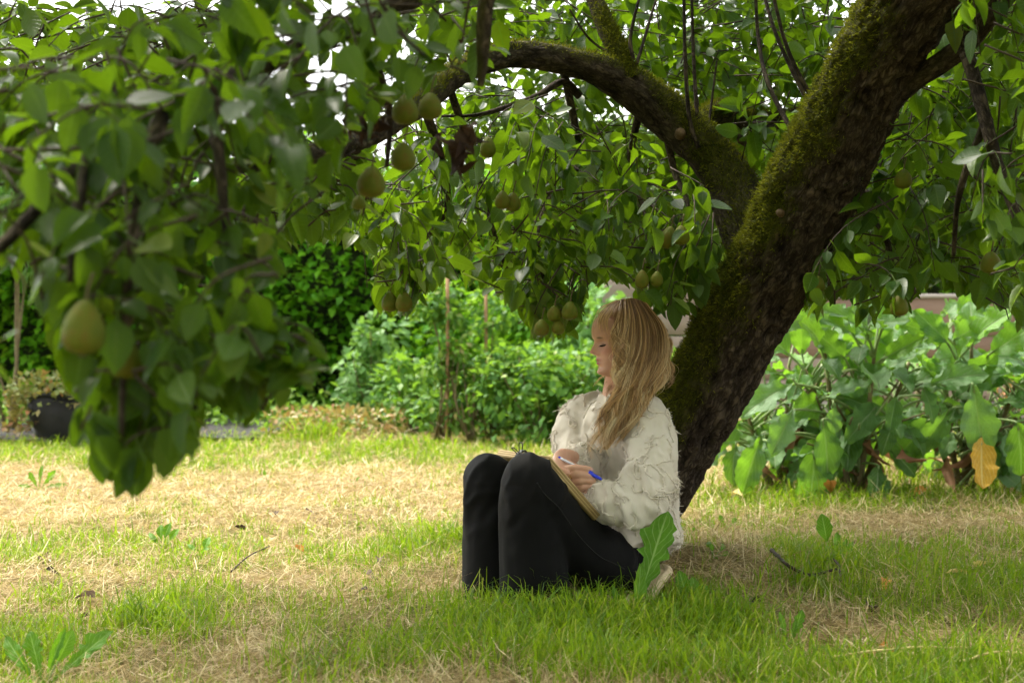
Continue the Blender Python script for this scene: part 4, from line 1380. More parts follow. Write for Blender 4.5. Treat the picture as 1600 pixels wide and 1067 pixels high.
def head_shape(nz=110, nt=120, grow=0.0):
    z = np.linspace(0, 22.5, nz)
    F0 = np.interp(z, (0, 1, 1.8, 3.4, 4.6, 5.9, 7.2, 9, 11, 12.7, 14, 16, 18, 20, 21.5, 22.3, 22.5), (6.0, 8.0, 8.7, 8.3, 8.5, 8.6, 8.5, 8.4, 8.3, 9.0, 9.25, 8.9, 7.8, 5.7, 3.4, 1.3, .2))
    B0 = np.interp(z, (0, 3, 6, 9, 13, 16, 19, 21, 22.3, 22.5), (3.0, 5, 6.8, 8.6, 9.7, 9.6, 8.3, 5.6, 1.9, .3))
    W0 = np.interp(z, (0, 1, 3, 6, 9, 12, 15, 18, 20, 21.5, 22.3, 22.5), (2.0, 3.4, 4.9, 6.0, 6.7, 7.1, 7.3, 6.6, 5.2, 3.2, 1.3, .2))
    k = np.array((1, 4, 6, 4, 1)) / 16.0
    sm = lambda a: np.convolve(np.pad(a, 2, mode='edge'), k, 'valid')
    F0, B0, W0 = sm(F0), sm(B0), sm(W0)
    th = np.arange(nt) * 2 * PI / nt
    c, s = np.cos(th), np.sin(th)
    Z = np.repeat(z[:, None], nt, 1)
    l = (W0 + grow)[:, None] * np.sign(s) * np.abs(s) ** 0.92
    f = np.where(c > 0, (F0 + grow)[:, None] * np.abs(c) ** 0.80, -(B0 + grow)[:, None] * np.abs(c) ** 0.9)
    if not grow:
        front = sstep(-0.05, 0.35, c)[None]
        na = np.interp(Z, (6.9, 7.3, 7.8, 8.3, 8.8, 10, 11.4, 12.3), (0, .55, 1.9, 2.75, 2.65, 1.75, .75, 0.15))
        nw = np.interp(Z, (7, 8.3, 10, 12), (1.05, 1.0, .72, .75))
        al = np.abs(l)
        d = na * gs(l, 0, nw)
        d += 0.75 * gs(al, 1.35, .5) * gs(Z, 7.9, .6)
        d += 0.62 * gs(Z, 5.85, .45) * gs(l, 0, 1.5) + 0.72 * gs(Z, 4.6, .5) * gs(l, 0, 1.35) - 0.38 * gs(Z, 5.22, .2) * gs(l, 0, 1.9)
        d += 0.75 * gs(Z, 1.9, 1.0) * gs(l, 0, 1.7) - 0.4 * gs(Z, 3.4, .55) * gs(l, 0, 1.6)
        d += -1.15 * gs(Z, 11.0, 1.0) * gs(al, 2.9, 1.25) + 0.75 * gs(Z, 10.7, .62) * gs(al, 3.0, 1.0)
        d += 0.25 * gs(Z, 12.6, .6) * gs(al, 2.8, 1.6) + 0.35 * gs(Z, 8.4, 1.3) * gs(al, 4.2, 1.5)
        f = f + d * front
    V = head_world(f.ravel(), l.ravel(), Z.ravel())
    i = np.arange(nz - 1)[:, None] * nt
    j = np.arange(nt)[None]; j2 = (j + 1) % nt
    Q = np.stack((i + j, i + j2, i + nt + j2, i + nt + j), -1).reshape(-1, 4)
    bot, top = V[:nt].mean(0), V[-nt:].mean(0)
    a = len(V)
    V = np.vstack((V, bot, top))
    jj = np.arange(nt)
    T = np.vstack((np.stack((np.full(nt, a), (jj + 1) % nt, jj), -1), np.stack((np.full(nt, a + 1), (nz - 1) * nt + jj, (nz - 1) * nt + (jj + 1) % nt), -1)))
    return V, Q, T


def loft(mb, rows, n=24, seg=28, side=None):
    """rows: px, py, D, half width along side, half width across"""
    A = np.array([np.concatenate((P(r[0], r[1], r[2]), (r[3], r[4] if len(r) > 4 else r[3]))) for r in rows])
    A = resample(A, n)
    mb.add(*tube(A[:, :3], A[:, 3], A[:, 4], seg=seg, side=side))


def ball(mb, px, py, D, r, sx=1.0):
    t = np.linspace(-1, 1, 15) * PI / 2
    c = P(px, py, D)
    mb.add(*tube(c + np.stack((0 * t, 0 * t, np.sin(t) * r), -1), np.maximum(np.cos(t) * r * sx, .001), seg=26))


PB = P(955, 900, 4.2); PB[2] = 0
person = empty("person", PB)
tag(person, "woman in cream fringed blouse and black trousers sitting against the trunk, holding a pen", "person")

TL = np.array((0.643, -0.766, 0.0))
body = MB()
body.add(*head_shape())
loft(body, [(978, 545, 4.205, .055, .06), (975, 575, 4.225, .050, .052), (970, 600, 4.25, .048, .050), (967, 628, 4.272, .058, .055)], 16, 26)
loft(body, [(958, 892, 4.23, .09, .07), (985, 820, 4.28, .105, .065), (980, 720, 4.29, .125, .088), (972, 665, 4.28, .135, .075), (968, 640, 4.275, .12, .05), (967, 618, 4.27, .05, .04)], 24, 30, side=TL)
loft(body, [(1008, 655, 4.17, .048), (1010, 700, 4.11, .045), (1002, 785, 4.03, .038), (955, 783, 4.06, .036), (915, 770, 4.08, .026)], 24, 18)
loft(body, [(914, 655, 4.38, .045), (905, 695, 4.37, .042), (922, 730, 4.28, .036), (903, 720, 4.15, .025), (890, 714, 4.09, .022), (877, 711, 4.055, .0205)], 24, 18)
loft(body, [(962, 890, 4.14, .065), (880, 832, 4.03, .055), (828, 756, 3.93, .045)], 16, 20)
loft(body, [(828, 758, 3.93, .044), (830, 830, 3.955, .05), (836, 935, 3.98, .035), (838, 955, 3.98, .035)], 16, 20)
loft(body, [(940, 890, 4.30, .065), (845, 826, 4.2, .055), (764, 756, 4.1, .045)], 16, 20)
loft(body, [(764, 758, 4.1, .044), (766, 830, 4.11, .05), (770, 920, 4.12, .035), (770, 940, 4.12, .035)], 16, 20)
loft(body, [(845, 952, 4.0, .03, .025), (820, 954, 3.93, .03, .02), (802, 957, 3.89, .025, .016)], 10, 14)
loft(body, [(780, 938, 4.14, .03, .025), (755, 939, 4.07, .03, .02), (740, 941, 4.03, .025, .016)], 10, 14)
# right hand resting on the board: palm, then four unequal bent fingers and the thumb
sp = unit(P(905, 764, 3.99) - P(881, 732, 4.0))
loft(body, [(880, 712, 4.06, .024, .020), (876, 722, 4.035, .029, .016), (880, 735, 4.012, .037, .0145), (889, 747, 3.998, .036, .0125)], 12, 20, side=sp)
FING = {
    'index': [(881, 732, 4.005), (894, 730.5, 3.992), (911, 731, 3.990), (926, 734, 3.996)],
    'middle': [(887, 742, 4.000), (900, 741, 3.985), (917, 743, 3.984), (931, 745.5, 3.992)],
    'ring': [(895, 752, 3.998), (906, 751, 3.984), (919, 751, 3.984), (931, 752, 3.992)],
    'little': [(902, 762, 3.998), (909, 761.5, 3.988), (916, 760, 3.988), (924, 757.5, 3.994)]}
for k, (nm, pts) in enumerate(FING.items()):
    r = (.0092, .0096, .0092, .0080)[k]
    A = resample(np.array([P(*q) for q in pts]), 14)
    rr = r * np.interp(np.linspace(0, 1, 14), (0, .3, .36, .45, .68, .74, .82, .95, 1), (1.05, 1, 1.06, .98, .93, .97, .90, .8, .45))
    body.add(*tube(A, rr, seg=12))
A = resample(np.array([P(879, 718, 4.05), P(890, 725, 4.04), P(903, 731, 4.03), P(915, 736, 4.02)]), 12)
body.add(*tube(A, np.linspace(.012, .0075, 12), seg=12))
# left hand, mostly behind the board's edge
sl = unit(np.array((0.2, -0.3, 1.0)))
loft(body, [(930, 774, 4.085, .022, .02), (920, 771, 4.085, .03, .015), (910, 766, 4.08, .036, .013), (903, 761, 4.075, .034, .012)], 12, 18, side=sl)
for k in range(4):
    o = (k - 1.5) * 0.0185
    a = P(904, 761, 4.075) + sl * o
    A = resample(np.array([a, a + (-.016, .012, .014), a + (-.008, .032, .018), a + (.012, .040, .014)]) * 1.0, 10)
    body.add(*tube(A, np.linspace(.0092, .0068, 10), seg=10))
A = resample(np.array([P(915, 764, 4.08), P(908, 757, 4.09), P(903, 752, 4.10)]), 8)
body.add(*tube(A, np.linspace(.011, .0075, 8), seg=10))
bV, bQ = remesh(body, 0.0029, 3, 0.5)
bV[:, 2] = np.maximum(bV[:, 2], 0.01)
hf, hl, hz = head_local(bV)
face = (hf > 3) & (hz > 0) & (hz < 16)
ahl = np.abs(hl)
lip = np.where(face, np.clip((gs(hz, 5.8, .55) * gs(hl, 0, 2.0) * 1.1 + gs(hz, 4.65, .62) * gs(hl, 0, 1.75) * 1.1), 0, 1) ** 1.5, 0) * 0.9
brow = np.where(face, sstep(.35, .8, gs(hz, 12.45 + 0.25 * (1 - (ahl - 3.0) ** 2 / 4), .38) * gs(ahl, 3.0, 1.8)), 0) * 0.85
lash = np.where(face, sstep(.35, .8, gs(hz, 10.42 - .04 * (ahl - 3) ** 2, .22) * gs(ahl, 3.1, 1.35)), 0)
blush = np.where(face, np.clip(0.5 * gs(hz, 8.6, 1.6) * gs(ahl, 4.0, 1.8) + 0.45 * gs(hz, 8.2, 1.0) * gs(hl, 0, 1.2), 0, 1), 0)
mb = MB()
mb.add(bV, bQ, lip=lip, brow=brow, lash=lash, blush=blush)
mb.build("body", M['skin'], person)

# finger nails on the visible fingertips
for nm in ('index', 'middle', 'little'):
    a, c = P(*FING[nm][3]), P(*FING[nm][2])
    d = unit(a - c)
    mb = MB()
    ctr = a + np.array((0, -.0068, 0.001)) - d * 0.003
    up = unit(np.cross(d, (0, 1, 0)))
    ring = [ctr + d * (.0055 * math.cos(t)) + up * (.0042 * math.sin(t)) for t in np.linspace(0, 2 * PI, 11)[:-1]]
    mb.add(np.vstack((ring, ctr + (0, -.0014, 0))), np.array([(10, k, (k + 1) % 10) for k in range(10)]))
    mb.build("fingernail", M['nail'], person)
# ring on the middle finger
c = P(893, 741.5, 3.99)
d = unit(P(*FING['middle'][1]) - P(*FING['middle'][0]))
e1 = unit(np.cross(d, (0, 0, 1))); e2 = np.cross(d, e1)
th = np.linspace(0, 2 * PI, 29)
mb = MB()
mb.add(*tube(c + .0105 * (np.cos(th)[:, None] * e1 + np.sin(th)[:, None] * e2), .0017, seg=8, cap=False))
mb.build("ring", M['gold'], person)

# ---- trousers
tr = MB()
loft(tr, [(990, 892, 4.23, .085), (965, 890, 4.22, .112), (940, 885, 4.19, .108)], 12, 30)
loft(tr, [(962, 888, 4.14, .10), (918, 862, 4.08, .094), (878, 828, 4.02, .086), (845, 780, 3.95, .078), (828, 754, 3.93, .075)], 22, 34)
loft(tr, [(828, 757, 3.932, .062), (826, 754, 3.93, .077), (827, 780, 3.94, .081), (829, 830, 3.955, .088), (833, 885, 3.97, .094), (836, 930, 3.98, .099), (838, 962, 3.985, .102)], 26, 34)
loft(tr, [(945, 888, 4.31, .108), (895, 862, 4.26, .094), (842, 822, 4.2, .086), (785, 775, 4.13, .078), (764, 752, 4.1, .074)], 22, 34)
loft(tr, [(764, 757, 4.102, .06), (763, 753, 4.1, .075), (764, 780, 4.103, .077), (766, 830, 4.11, .082), (769, 885, 4.115, .087), (771, 925, 4.12, .091), (772, 945, 4.12, .093)], 26, 34)
ball(tr, 828, 751, 3.93, .079)
ball(tr, 764, 750, 4.1, .077)
ball(tr, 975, 890, 4.2, .11)
tV, tQ = remesh(tr, 0.0065, 5, 0.5)
tN = vnormals(tV, tQ)
kn = np.exp(-(np.linalg.norm(tV - P(838, 768, 3.92), axis=1) / .12) ** 2) + np.exp(-(np.linalg.norm(tV - P(775, 768, 4.09), axis=1) / .12) ** 2)
hp = np.exp(-(np.linalg.norm(tV - P(985, 870, 4.1), axis=1) / .12) ** 2)
q = tV.copy()
w1 = np.stack((q[:, 0] * 16 - q[:, 2] * 11, q[:, 1] * 9, (q[:, 2] + q[:, 0]) * 5), -1)
fold = 1 - np.abs(fbm(w1 * 1.1, 2, 61)) * 2.4
hang = fbm(np.stack((q[:, 0] * 22, q[:, 1] * 22, q[:, 2] * 3.0), -1), 2, 66)
tV = tV + tN * (0.015 * (fold - .5) * np.clip(kn + 0.7 * hp, 0, 1) + 0.0075 * hang * (tV[:, 2] < .36) + 0.004 * fbm(q * 14, 2, 67))[:, None]
tV[:, 2] = np.maximum(tV[:, 2], 0.006)
tro = MB().add(tV, tQ).build("trousers", M['trousers'], person)
# outer seam of the near leg, laid on the cloth
def onto(V, N, pts, lift):
    out = []
    pr = proj(V)
    for (px, py) in pts:
        d = (pr[:, 0] - px) ** 2 + (pr[:, 1] - py) ** 2
        c = np.where(d < 30)[0]
        if len(c) == 0:
            c = np.array([np.argmin(d)])
        k = c[np.argmin(V[c, 1])]
        out.append(V[k] + N[k] * lift)
    return np.array(out)


seam = onto(tV, vnormals(tV, tQ), [(843, 752), (856, 772), (875, 795), (893, 815), (908, 838), (924, 858), (945, 872), (966, 882), (980, 886)], 0.0005)
mb = MB()
mb.add(*tube(resample(seam, 60), .0016, seg=6))
mb.build("seam", M['seam'], tro)

# ---- blouse
bl = MB()
loft(bl, [(994, 868, 4.20, .150, .125), (991, 848, 4.215, .152, .128), (987, 800, 4.25, .15, .118), (981, 730, 4.29, .155, .118), (974, 675, 4.283, .163, .105), (969, 642, 4.275, .150, .078), (967, 624, 4.272, .085, .062), (966, 614, 4.27, .066, .058)], 34, 48, side=TL)
loft(bl, [(1000, 642, 4.19, .060), (1012, 658, 4.155, .070), (1018, 700, 4.1, .076), (1016, 745, 4.045, .080), (1006, 783, 4.02, .072), (985, 789, 4.02, .062), (952, 784, 4.06, .056), (922, 772, 4.08, .044)], 34, 34)
loft(bl, [(932, 640, 4.36, .06), (914, 648, 4.39, .062), (901, 690, 4.375, .070), (914, 728, 4.29, .064), (908, 722, 4.18, .054), (895, 716, 4.10, .042)], 28, 30)
ball(bl, 1004, 652, 4.17, .072)
ball(bl, 918, 650, 4.38, .064)
ball(bl, 1002, 785, 4.02, .07)
oV, oQ = remesh(bl, 0.0062, 5, 0.5)
oN = vnormals(oV, oQ)
# folds at elbow and waist, then the raised wandering frays
w2 = oV @ np.array(((14, 4, 2), (-3, 12, 5), (12, -4, 9))).T
fold = 1 - np.abs(fbm(w2 * .8, 3, 71)) * 2.6
el = np.exp(-(np.linalg.norm(oV - P(985, 785, 3.98), axis=1) / .09) ** 2) + .5 * np.exp(-(np.linalg.norm(oV - P(915, 720, 4.2), axis=1) / .09) ** 2) + .5 * np.exp(-(np.linalg.norm(oV - P(960, 840, 4.15), axis=1) / .09) ** 2)
fold2 = 1 - np.abs(fbm(w2 * 1.7 + 9, 2, 75)) * 2.6
disp = 0.024 * (fold - .55) * np.clip(0.45 + el, 0, 1.1) + 0.010 * (fold2 - .5) * np.clip(0.5 + el, 0, 1) + 0.014 * fbm(oV * 10, 3, 73)
oV = oV + oN * disp[:, None]
oV[:, 2] = np.maximum(oV[:, 2], 0.07)
blo = MB().add(oV, oQ).build("blouse", M['linen'], person)
# frayed strips wandering over the cloth: a crinkled cord with loose threads, also along hem, cuffs and neck
oN = vnormals(oV, oQ)
from mathutils.kdtree import KDTree
kd = KDTree(len(oV))
for k in range(len(oV)):
    kd.insert(oV[k], k)
kd.balance()
fr = MB()
TP, TD, TN = [], [], []


def walk(k, d, n, step=.0065, wander=.45, bias=(0, 0, 0)):
    path = []
    for q in range(n):
        p, nn = oV[k], oN[k]
        path.append(p + nn * .0015)
        d = unit(d + RNG.normal(0, wander, 3) + np.array(bias))
        d = unit(d - nn * np.dot(d, nn))
        _, k2, _ = kd.find(p + d * step)
        if k2 == k:
            break
        k = k2
        m_ = RNG.integers(1, 6)
        for _ in range(m_):
            TP.append(p + RNG.normal(0, .0018, 3)); TN.append(nn)
            TD.append(nn * RNG.uniform(.1, .9) + RNG.normal(0, .75, 3) + np.array((0, 0, -.5)))
    if len(path) > 4:
        path = np.array(path)
        fr.add(*tube(resample(path, len(path) * 2) + RNG.normal(0, .0007, (len(path) * 2, 3)), .0028 * RNG.uniform(.5, 1.4, len(path) * 2), seg=5))


vis = np.where((oN[:, 1] < .55))[0]
for q in range(210):
    k = int(RNG.choice(vis))
    walk(k, unit(np.array((RNG.normal(0, .6), RNG.normal(0, .3), RNG.normal(-.3, 1)))), int(RNG.integers(10, 30)))
hemz = oV[:, 2].min()
hem = np.where(np.abs(oV[:, 2] - hemz) < .010)[0]
cuf = np.where((np.linalg.norm(oV - P(920, 772, 4.08), axis=1) < .05) | (np.linalg.norm(oV - P(895, 716, 4.1), axis=1) < .045))[0]
nek = np.where((np.linalg.norm(oV - P(966, 618, 4.26), axis=1) < .075))[0]
for grp, m_ in ((hem, 1500), (cuf, 420), (nek, 300)):
    if len(grp):
        k = RNG.choice(grp, m_)
        TP += list(oV[k]); TN += list(oN[k]); TD += list(oN[k] * .5 + RNG.normal(0, .5, (m_, 3)) + np.array((0, 0, -.8)))
TP, TD, TN = np.array(TP), unit(np.array(TD)), np.array(TN)
m_ = len(TP)
tmp = leaf_template(1, 0.11, 4, 0.0, 0.5, petiole=0, shape=([0, .3, .8, 1], [1, 1, .7, .25]))
scatter(fr, tmp, TP, basis(TD, unit(TN + .8 * rand_dirs(m_))), RNG.gamma(2.8, .0026, m_) + .003, RNG.uniform(0, 1, m_))
fo = fr.build("fringe", M['fringe'], blo)
fo["kind"] = "stuff"

# ---- shoes
for pts in ([(852, 952, 4.0, .042, .036), (828, 955, 3.95, .045, .033), (812, 958, 3.92, .042, .03), (800, 962, 3.90, .028, .02)], [(790, 938, 4.14, .042, .036), (765, 939, 4.09, .045, .033), (752, 941, 4.06, .042, .03), (742, 944, 4.04, .028, .02)]):
    s = MB()
    loft(s, pts, 14, 18, side=(0, 1, 0.001))
    s.v = [np.column_stack((v[:, 0], v[:, 1], np.maximum(v[:, 2], .004))) for v in s.v]
    s.build("shoe", M['shoe'], person)

# ---- hair: a soft under-volume and many wavy strands gathered in locks
hb = MB()
V, Q, T = head_shape(150, 200, grow=0.6)
f_, l_, z_ = head_local(V)
lim = 0.6 + np.clip(z_ - 13.0, 0, 10) * 0.62 + np.clip(z_ - 18.5, 0, 10) * 0.9
okv = (f_ < lim) & (z_ > 1.5)
Q = Q[np.all(okv[Q], 1)]
hb.add(V, Q, tint=0.42, lv=0.1)
loft_rows = [(1012, 540, 4.19, .055), (1006, 575, 4.16, .058), (990, 610, 4.135, .046), (972, 642, 4.12, .036), (956, 672, 4.105, .026), (949, 690, 4.10, .016), (946, 702, 4.10, .006)]
A = resample(np.array([np.append(P(*r[:3]), r[3]) for r in loft_rows]), 24)
hb.add(*tube(A[:, :3], A[:, 3], seg=20), tint=0.3, lv=0.45)
A = resample(np.array([np.append(P(*r), s) for r, s in (((1012, 520, 4.23), .06), ((1018, 556, 4.24), .050), ((1014, 586, 4.24), .040), ((1010, 612, 4.25), .03))]), 14)
hb.add(*tube(A[:, :3], A[:, 3], seg=18), tint=0.3, lv=0.35)

GUIDES = {
    'fringe': ([[(958, 472, 4.19), (940, 478, 4.185), (929, 490, 4.18), (925, 505, 4.18), (926, 524, 4.18)],
                [(962, 470, 4.165), (947, 479, 4.14), (936, 493, 4.13), (931, 508, 4.125), (934, 526, 4.125)],
                [(968, 469, 4.15), (958, 483, 4.125), (949, 502, 4.115), (950, 514, 4.112), (955, 526, 4.11)]], 130, .35),
    'curtain': ([[(970, 469, 4.15), (967, 488, 4.118), (963, 508, 4.108), (961, 528, 4.103), (967, 548, 4.1), (979, 562, 4.1)],
                 [(976, 468, 4.15), (976, 492, 4.108), (972, 516, 4.098), (970, 540, 4.094), (978, 562, 4.09), (976, 590, 4.088), (966, 614, 4.088)]], 560, .5),
    'temple': ([[(974, 468, 4.15), (973, 490, 4.112), (969, 514, 4.102), (968, 536, 4.097), (974, 558, 4.093), (977, 578, 4.09), (970, 602, 4.088)],
                [(981, 467, 4.15), (984, 498, 4.104), (980, 530, 4.092), (975, 560, 4.087), (971, 592, 4.087), (962, 622, 4.09), (950, 652, 4.088)]], 520, .5),
    'main': ([[(978, 467, 4.15), (981, 498, 4.106), (977, 530, 4.094), (972, 560, 4.088), (968, 592, 4.088), (958, 625, 4.095), (943, 660, 4.088), (923, 692, 4.078), (934, 724, 4.075)],
              [(987, 466, 4.15), (998, 500, 4.102), (998, 540, 4.086), (987, 575, 4.078), (975, 605, 4.078), (962, 637, 4.085), (945, 672, 4.078), (930, 700, 4.07), (942, 724, 4.072)],
              [(996, 468, 4.155), (1014, 504, 4.112), (1017, 545, 4.094), (1007, 580, 4.082), (992, 610, 4.078), (977, 640, 4.082), (962, 672, 4.078), (948, 700, 4.072), (948, 722, 4.072)],
              [(1003, 471, 4.17), (1027, 508, 4.138), (1031, 545, 4.118), (1022, 578, 4.105), (1004, 608, 4.095), (992, 640, 4.095), (976, 668, 4.092), (960, 698, 4.082), (952, 716, 4.078)],
              [(1008, 474, 4.19), (1034, 512, 4.178), (1038, 547, 4.165), (1031, 578, 4.15), (1015, 604, 4.135), (999, 630, 4.12), (984, 655, 4.11), (970, 680, 4.10)],
              [(1010, 476, 4.215), (1037, 514, 4.215), (1041, 550, 4.21), (1038, 580, 4.2), (1026, 602, 4.185), (1012, 622, 4.17), (998, 642, 4.15)]], 2300, 1.0),
    'back': ([[(1010, 476, 4.23), (1037, 516, 4.25), (1042, 550, 4.255), (1044, 578, 4.255), (1046, 600, 4.25)],
              [(1006, 474, 4.25), (1030, 515, 4.30), (1036, 556, 4.31), (1036, 592, 4.31), (1030, 615, 4.32)]], 420, .8),
    'far': ([[(962, 470, 4.21), (946, 484, 4.265), (940, 520, 4.285), (946, 560, 4.285), (945, 590, 4.235), (939, 612, 4.205), (934, 632, 4.18)],
             [(985, 467, 4.21), (985, 500, 4.295), (980, 550, 4.30), (955, 596, 4.24), (947, 616, 4.205), (944, 636, 4.185)],
             [(1003, 472, 4.22), (1020, 510, 4.30), (1020, 560, 4.31), (1005, 605, 4.32), (985, 640, 4.34)]], 420, .7)}
ha = MB()
for fam, (gl, count, spread) in GUIDES.items():
    G = np.stack([resample(np.array([P(*q) for q in g]), 26) for g in gl])
    ng = len(gl)
    nlock = max(8, count // 16)
    lu_ = RNG.uniform(0, ng - 1, nlock); lph = RNG.uniform(0, 6.28, (nlock, 2)); lam = RNG.uniform(.6, 1.7, nlock); ltint = RNG.uniform(0.05, 0.95, nlock); ldep = RNG.normal(0, .0045, nlock); lend = RNG.uniform(.78, 1.0, nlock)
    t = np.linspace(0, 1, 26)
    for s in range(count):
        L_ = random.randrange(nlock)
        u = min(max(lu_[L_] + random.gauss(0, .10 if fam != 'fringe' else .16), 0), ng - 1.0001) if ng > 1 else 0
        i = int(u); f = u - i
        c = G[i] * (1 - f) + G[i + 1] * f
        c = c.copy()
        wv = lam[L_] * 0.014 * sstep(.25, .75, t) * (fam not in ('fringe',)) + 0.0010
        c[:, 0] += 0.0085 * sstep(.35, .6, t) * np.sin(t * 15.5 + u * 1.1) * (fam in ('main', 'temple', 'back'))
        c[:, 2] += 0.004 * sstep(.35, .6, t) * np.sin(t * 15.5 + u * 1.1 + 1.2) * (fam in ('main', 'temple', 'back'))
        loose = random.random() < .16
        jx, jy = random.gauss(0, .0022), random.gauss(0, .0022)
        fl = (0.2 + t) * (3.4 if loose else 1.0)
        c[:, 0] += wv * np.sin(t * 15 + lph[L_, 0] + random.gauss(0, .15)) + jx * fl
        c[:, 1] += wv * 0.8 * np.sin(t * 13 + lph[L_, 1]) + ldep[L_] + jy * fl - (0.004 if loose else 0)
        c[:, 2] += 0.004 * sstep(.3, 1, t) * math.sin(lph[L_, 0] * 3) + random.gauss(0, .0012) * fl
        end = lend[L_] * random.uniform(.86, 1.0) if fam != 'fringe' else random.uniform(.35, 1)
        m = max(8, int(26 * end))
        c = c[:m]
        r0 = random.uniform(.00055, .00115) * (0.75 if fam == 'fringe' else 1)
        rr = r0 * np.interp(np.linspace(0, 1, m), (0, .1, .75, 1), (.7, 1, 1, .25))
        V, Q, T = tube(c, rr, seg=3, cap=False)
        ha.add(V, Q, tint=np.clip(ltint[L_] + random.gauss(0, .14), 0, 1), lv=np.repeat(t[:m], 3))
hair = ha.build("hair", M['hair'], person)
hb.build("under_hair", M['hair'], hair)
# lashes of the near eye, a few dark curved hairs
el = MB()
for side_ in (1, -1):
    for k in range(12):
        l0 = side_ * (2.0 + 2.3 * k / 11)
        j = np.argmin((hl - l0) ** 2 + (hz - 10.35) ** 2 + 1000 * (hf < 4))
        p0 = bV[j]
        add_tube(el, [p0, p0 + (H_F * .5 - H_U * .25) * HS, p0 + (H_F * .95 - H_U * .3 + H_L * side_ * .2) * HS], [.0007, .0006, .0002], 5, 4)
el.build("eyelashes", M['shoe'], person)

# ------------------------------------------------------------------ drawing board on her thighs, clip and pen
M['ply_light'] = surf_mat('ply_light', [(0.3, (0.46, 0.33, 0.15)), (0.7, (0.58, 0.43, 0.21))], 10, 0.6, 0.1, 60, stretch=(.3, 1, 4))
M['ply_dark'] = surf_mat('ply_dark', [(0.3, (0.25, 0.17, 0.06)), (0.7, (0.36, 0.25, 0.10))], 10, 0.6, 0.1, 60, stretch=(.3, 1, 4))
M['paper'] = surf_mat('paper', [(0.3, (0.72, 0.70, 0.64)), (0.7, (0.78, 0.76, 0.70))], 10, 0.8, 0.05, 80)
A0 = P(860, 713, 3.93)
B0 = P(938, 804, 4.01)
eu = unit(B0 - A0)
ew = unit(np.array((-.5, .866, 0)) - eu * np.dot((-.5, .866, 0), eu))
en = np.cross(eu, ew)
if en[2] < 0:
    en = -en
LU, LW = np.linalg.norm(B0 - A0), 0.285
board = empty("drawing_board", A0 - en * .013)
tag(board, "thick layered wooden drawing board propped on the woman's thighs", "drawing board")


def slab(o, lu, lw, t, bev=.001):
    c = [(bev, bev), (lu - bev, bev), (lu - bev, lw - bev), (bev, lw - bev)]
    V = []
    for h, ins in ((-t, bev), (-t + bev, 0), (-bev, 0), (0, bev)):
        for (a, b_) in ((ins, ins), (lu - ins, ins), (lu - ins, lw - ins), (ins, lw - ins)):
            V.append(o + eu * a + ew * b_ + en * h)
    Q = [(3, 2, 1, 0), (12, 13, 14, 15)]
    for k in range(3):
        for j in range(4):
            Q.append((k * 4 + j, k * 4 + (j + 1) % 4, k * 4 + 4 + (j + 1) % 4, k * 4 + 4 + j))
    return np.array(V), np.array(Q)


tz = 0.0
for k in range(6):
    t = (.0042, .003, .0046, .003, .0042, .0030)[k]
    ins = 0.0 if k % 2 == 0 else 0.0012
    V, Q = slab(A0 + eu * ins + ew * ins - en * tz, LU - 2 * ins, LW - 2 * ins, t, .0006)
    mb = MB(); mb.add(V, Q)
    mb.build("ply_layer", M['ply_light' if k % 2 == 0 else 'ply_dark'], board, smooth=False)
    tz += t + .0002
V, Q = slab(A0 + eu * .012 + ew * .015 + en * .0012, LU - .024, LW - .03, .001, .0002)
mb = MB(); mb.add(V, Q)
mb.build("paper_sheet", M['paper'], board, smooth=False)

# binder clip gripping the far top edge
M['clip'] = surf_mat('clip', [(0.3, (0.012, 0.010, 0.009)), (0.7, (0.025, 0.02, 0.018))], 20, 0.3, 0)
bc = A0 + ew * 0.145 - en * (tz / 2)
clip = empty("binder_clip", bc)
tag(clip, "small black binder clip on the top edge of the drawing board", "clip")
mb = MB()
prof = [(-.016, tz / 2 + .003), (.014, tz / 2 + .0015), (.014, tz / 2 + .0028), (-.017, tz / 2 + .0048)]
sec = [(.016, tz / 2 + .0018), (-.006, tz / 2 + .004), (-.010, .004), (-.010, -.004), (-.006, -tz / 2 - .004), (.016, -tz / 2 - .0018)]
V = []
for (a, h) in sec:
    for w_ in (-.013, .013):
        V.append(bc + eu * a + en * h + ew * w_)
for (a, h) in sec:
    for w_ in (-.013, .013):
        V.append(bc + eu * (a - .0012) + en * (h * 1.06) + ew * w_)
Q = [(2 * k, 2 * k + 1, 2 * k + 3, 2 * k + 2) for k in range(5)] + [(12 + 2 * k + 2, 12 + 2 * k + 3, 12 + 2 * k + 1, 12 + 2 * k) for k in range(5)]
Q += [(2 * k, 2 * k + 2, 14 + 2 * k, 12 + 2 * k) for k in range(5)] + [(2 * k + 1, 13 + 2 * k, 15 + 2 * k, 2 * k + 3) for k in range(5)] + [(0, 12, 13, 1), (10, 11, 23, 22)]
mb.add(V, np.array(Q))
mb.build("clip_body", M['clip'], clip, smooth=False)
for sgn in (1, -1):
    o0 = bc - eu * .008 + en * (sgn * .003)
    dirn = unit(-eu * 1.0 + en * (.55 * sgn + .5))
    loop = [o0 + ew * .008, o0 + ew * .0085 + dirn * .010, o0 + ew * .010 + dirn * .022, o0 + ew * .006 + dirn * .029, o0 - ew * .006 + dirn * .029, o0 - ew * .010 + dirn * .022, o0 - ew * .0085 + dirn * .010, o0 - ew * .008]
    mb = MB()
    add_tube(mb, loop, .0015, 36, 6)
    mb.build("wire_handle", M['clip'], clip)

